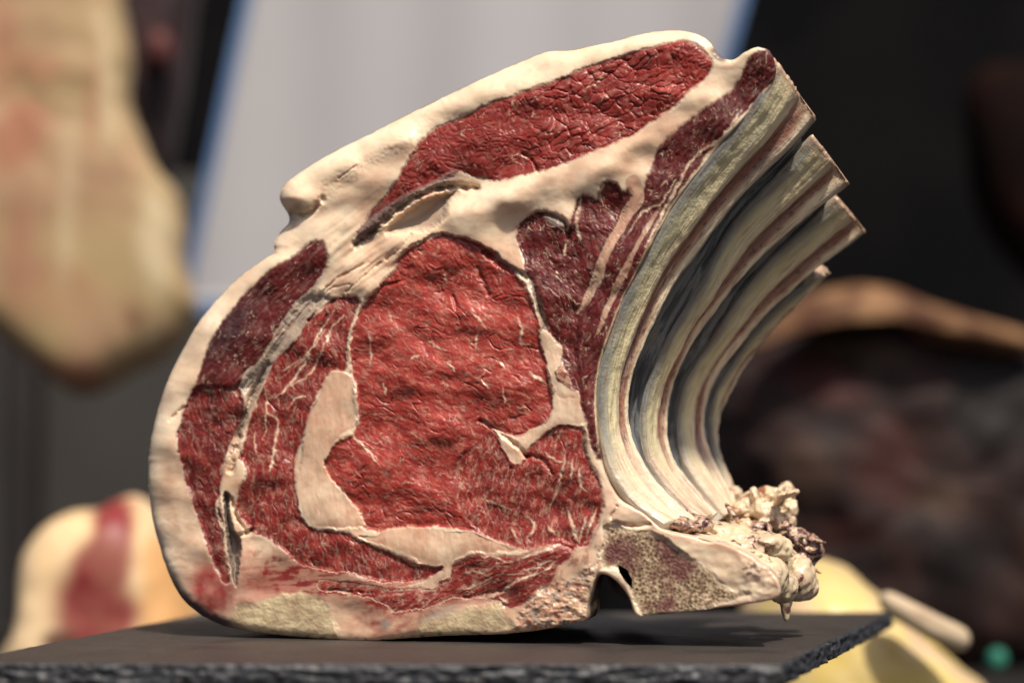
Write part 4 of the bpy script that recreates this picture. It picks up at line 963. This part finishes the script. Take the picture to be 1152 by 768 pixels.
# pale sheet with blue edges
SH = empty('hanging_sheet', 'pale grey hanging sheet with blue edges behind the joint', 'sheet')
SM = Mat('grey_sheet'); _P = SM.obj(); SM.set(Base_Color=SM.mix(SM.noise(_P, 3.0, 3), (.30, .287, .295), (.37, .36, .37)), Roughness=.55)
BM = plain_material('blue_binding', (.075, .15, .31), (.10, .18, .34), 8, .5)
def strip(name, quad, dist, thick, mat, parent, nu=40, nv=30, wave=.006):
    q = np.array(quad, float)            # tl, tr, br, bl in photograph positions
    u = np.linspace(0, 1, nu); v = np.linspace(0, 1, nv); U, V = np.meshgrid(u, v, indexing='ij')
    px = (1 - U)[..., None] * ((1 - V)[..., None] * q[0] + V[..., None] * q[3]) + U[..., None] * ((1 - V)[..., None] * q[1] + V[..., None] * q[2])
    P = at_dist(px[..., 0], px[..., 1], dist); P[..., 1] += wave * np.sin(px[..., 0] / 55. + 1) + wave * .6 * np.sin(px[..., 0] / 23.)
    Bk = P + np.array([0, thick, 0]); n = nu * nv
    f = grid_faces(nu, nv); rim = []
    idx = np.arange(n).reshape(nu, nv); loop = np.concatenate([idx[:, 0], idx[-1, 1:], idx[-2::-1, -1], idx[0, -2:0:-1]])
    for a, b in zip(loop, np.roll(loop, -1)): rim.append((a, a + n, b + n, b))
    return mesh_from(name, np.concatenate([P.reshape(-1, 3), Bk.reshape(-1, 3)]), np.concatenate([f, f[:, ::-1] + n, np.array(rim)]), mat, parent)
strip('sheet_cloth', [(312, -150), (875, -150), (735, 345), (206, 345)], 2.5, .004, SM.m, SH)
strip('edge_binding', [(304, -150), (314, -150), (209, 352), (199, 352)], 2.492, .014, BM, SH, 4, 30)
strip('edge_binding', [(872, -150), (883, -150), (744, 352), (733, 352)], 2.492, .014, BM, SH, 4, 30)
strip('edge_binding', [(196, 338), (747, 338), (747, 352), (196, 352)], 2.486, .018, BM, SH, 40, 4)
# blurred piece at lower left
LB = empty('small_beef_joint', 'cream fat covered beef piece with a red lean stripe behind the slate at lower left', 'beef joint')
LF = patched('piece_fat', (.66, .46, .25), (.70, .52, .32), (.19, .022, .024), (.55, .29, .11), (.08, .03, .025), 10)
pillow('fat_layer', [(2, 745), (22, 705), (26, 650), (34, 612), (55, 588), (85, 573), (112, 570), (130, 560), (150, 556), (170, 566), (190, 590), (215, 640), (232, 700), (240, 760), (120, 790), (20, 780)], 1.62, .07, LF, LB, n=260, seed=11., lump=.06, flat=.33, spots=[(190, 680, 32, 90, -10, 'pale', .9), (66, 722, 22, 16, -10, 'dim', .9), (150, 590, 20, 30, 0, 'pale', .25), (126, 600, 26, 60, 8, 'red', 1), (104, 690, 46, 64, 12, 'red', 1), (112, 645, 36, 56, 16, 'red', 1)])
# panel behind at lower left
tag(box('stall_board', -1.05, -.30, 2.93, 2.97, -.6, .55, plain_material('board_paint', (.031, .028, .025), (.040, .037, .033), 3, .6)), 'dull grey brown stall board behind the pieces at lower left', 'board')
tag(box('stall_post', -.725, -.685, 2.86, 2.92, -.6, .55, plain_material('post_paint', (.014, .011, .010), (.02, .016, .015), 5, .6)), 'dark upright stall post in front of the grey brown board', 'post')
# large dark aged joint, right
RB = empty('dark_aged_joint', 'large dark aged beef joint with a tan fat rim, blurred at right', 'beef joint')
pillow('lean_side', [(800, 440), (840, 390), (880, 352), (930, 330), (985, 326), (1040, 345), (1090, 362), (1152, 380), (1240, 420), (1270, 560), (1200, 720), (1040, 760), (900, 730), (830, 620), (795, 520)], 2.2, .14, patched('aged_lean', (.008, .004, .0035), (.026, .010, .0075), (.055, .013, .010), (.075, .044, .026), (.004, .003, .003), 13, .7), RB, n=300, seed=21., lump=.14,
       spots=[(930, 430, 60, 26, 20, 'red', .7), (1000, 520, 40, 60, 0, 'red', .5), (1060, 560, 36, 20, 10, 'pale', .5), (900, 540, 30, 50, 20, 'pale', .35), (960, 600, 50, 22, 0, 'red', .5), (1120, 470, 60, 60, 0, 'dim', .8), (960, 390, 60, 14, 10, 'pale', .6), (1100, 620, 40, 30, 0, 'dim', .6)])
pillow('fat_rim', [(838, 396), (880, 350), (930, 327), (985, 322), (1040, 342), (1090, 357), (1160, 376), (1180, 395), (1130, 398), (1080, 390), (1040, 380), (1000, 352), (950, 346), (905, 356), (862, 390)], 2.07, .045, plain_material('aged_fat', (.22, .12, .06), (.07, .03, .018), 22, .6, spec=.1), RB, seed=22.)
# brown cut at far right; its shade is put into the near-black colour
tag(pillow('hanging_cut', [(1090, 90), (1130, 70), (1190, 90), (1230, 200), (1200, 330), (1140, 300), (1100, 240), (1085, 160)], 2.5, .06, plain_material('shaded_brown_lean', (.006, .004, .0035), (.014, .006, .005), 8, .9, spec=.02), None, seed=24.), 'dim reddish brown hanging cut in the dark at far right', 'hanging meat')
# yellow fat piece beneath the slate's right end
YB = empty('yellow_fat_piece', 'yellow and pale fat piece lying beyond the right end of the slate', 'beef fat')
YM = Mat('yellow_fat'); _P = YM.obj(); _n = YM.noise(_P, 13, 4, .5, .5)
YM.set(Base_Color=YM.ramp(_n, [(.36, (.56, .41, .10)), (.50, (.60, .46, .20)), (.62, (.60, .42, .27))]), Roughness=.4)
pillow('fat_body', [(820, 800), (830, 700), (868, 640), (905, 624), (945, 632), (985, 664), (1030, 706), (1075, 745), (1110, 790), (1000, 850), (880, 850)], 1.42, .10, YM.m, YB, n=240, seed=31., lump=.06)
tag(pillow('cut_bone', [(988, 672), (1000, 665), (1025, 676), (1055, 692), (1085, 706), (1092, 720), (1084, 731), (1060, 726), (1025, 706), (996, 690)], 1.30, .014, plain_material('bone_end', (.50, .40, .27), (.40, .29, .19), 30, .5), None, seed=33.), 'pale rounded bone sloping down over the yellow fat piece', 'bone')
tag(pillow('green_tag', [(1112, 734), (1121, 728), (1131, 733), (1132, 746), (1120, 754), (1110, 746)], 1.7, .010, plain_material('green_plastic', (.02, .14, .095), (.035, .19, .13), 20, .4), None, seed=34., lump=.03), 'small sea green tag on the dark counter at lower right', 'tag')

# ------------------------------------------------------------------ light and camera
SUN_EL, SUN_AZ = 57.0, 20.0            # degrees; azimuth measured from straight behind the camera, negative to the left
el, az = math.radians(SUN_EL), math.radians(SUN_AZ)
to_sun = Vector((math.sin(az) * math.cos(el), -math.cos(az) * math.cos(el), math.sin(el)))
sl = bpy.data.lights.new('sun', 'SUN'); sl.energy = 5.0; sl.angle = math.radians(3.0); sl.color = (1, .93, .82)
lo = bpy.data.objects.new('sun', sl); COL.objects.link(lo); lo.rotation_euler = to_sun.to_track_quat('Z', 'Y').to_euler(); lo.location = to_sun * 3
wd = bpy.data.worlds.new('World'); SC.world = wd; wd.use_nodes = True
nt = wd.node_tree; bg = nt.nodes['Background']; sky = nt.nodes.new('ShaderNodeTexSky'); sky.sky_type = 'NISHITA'; sky.sun_disc = False; sky.air_density = .55; sky.dust_density = 4.0; sky.ozone_density = .3
sky.sun_elevation = el; sky.sun_rotation = math.atan2(to_sun.x, to_sun.y)
nt.links.new(sky.outputs[0], bg.inputs[0]); bg.inputs[1].default_value = .11

cam = bpy.data.cameras.new('camera'); co = bpy.data.objects.new('camera', cam); COL.objects.link(co)
cam.sensor_width = 36; cam.lens = FPX * 36 / 1152; cam.clip_start = .05; cam.clip_end = 200
co.location = CAMP; co.rotation_euler = (math.pi / 2 + PITCH, 0, 0)
cam.dof.use_dof = True; cam.dof.focus_distance = .955; cam.dof.aperture_fstop = cam.lens / 21.0; cam.dof.aperture_blades = 0
SC.camera = co
SC.view_settings.view_transform = 'Standard'; SC.view_settings.look = 'None'; SC.view_settings.exposure = 0.10; SC.view_settings.gamma = 1
SC.cycles.use_denoising = True
SC.cycles.max_bounces = 8
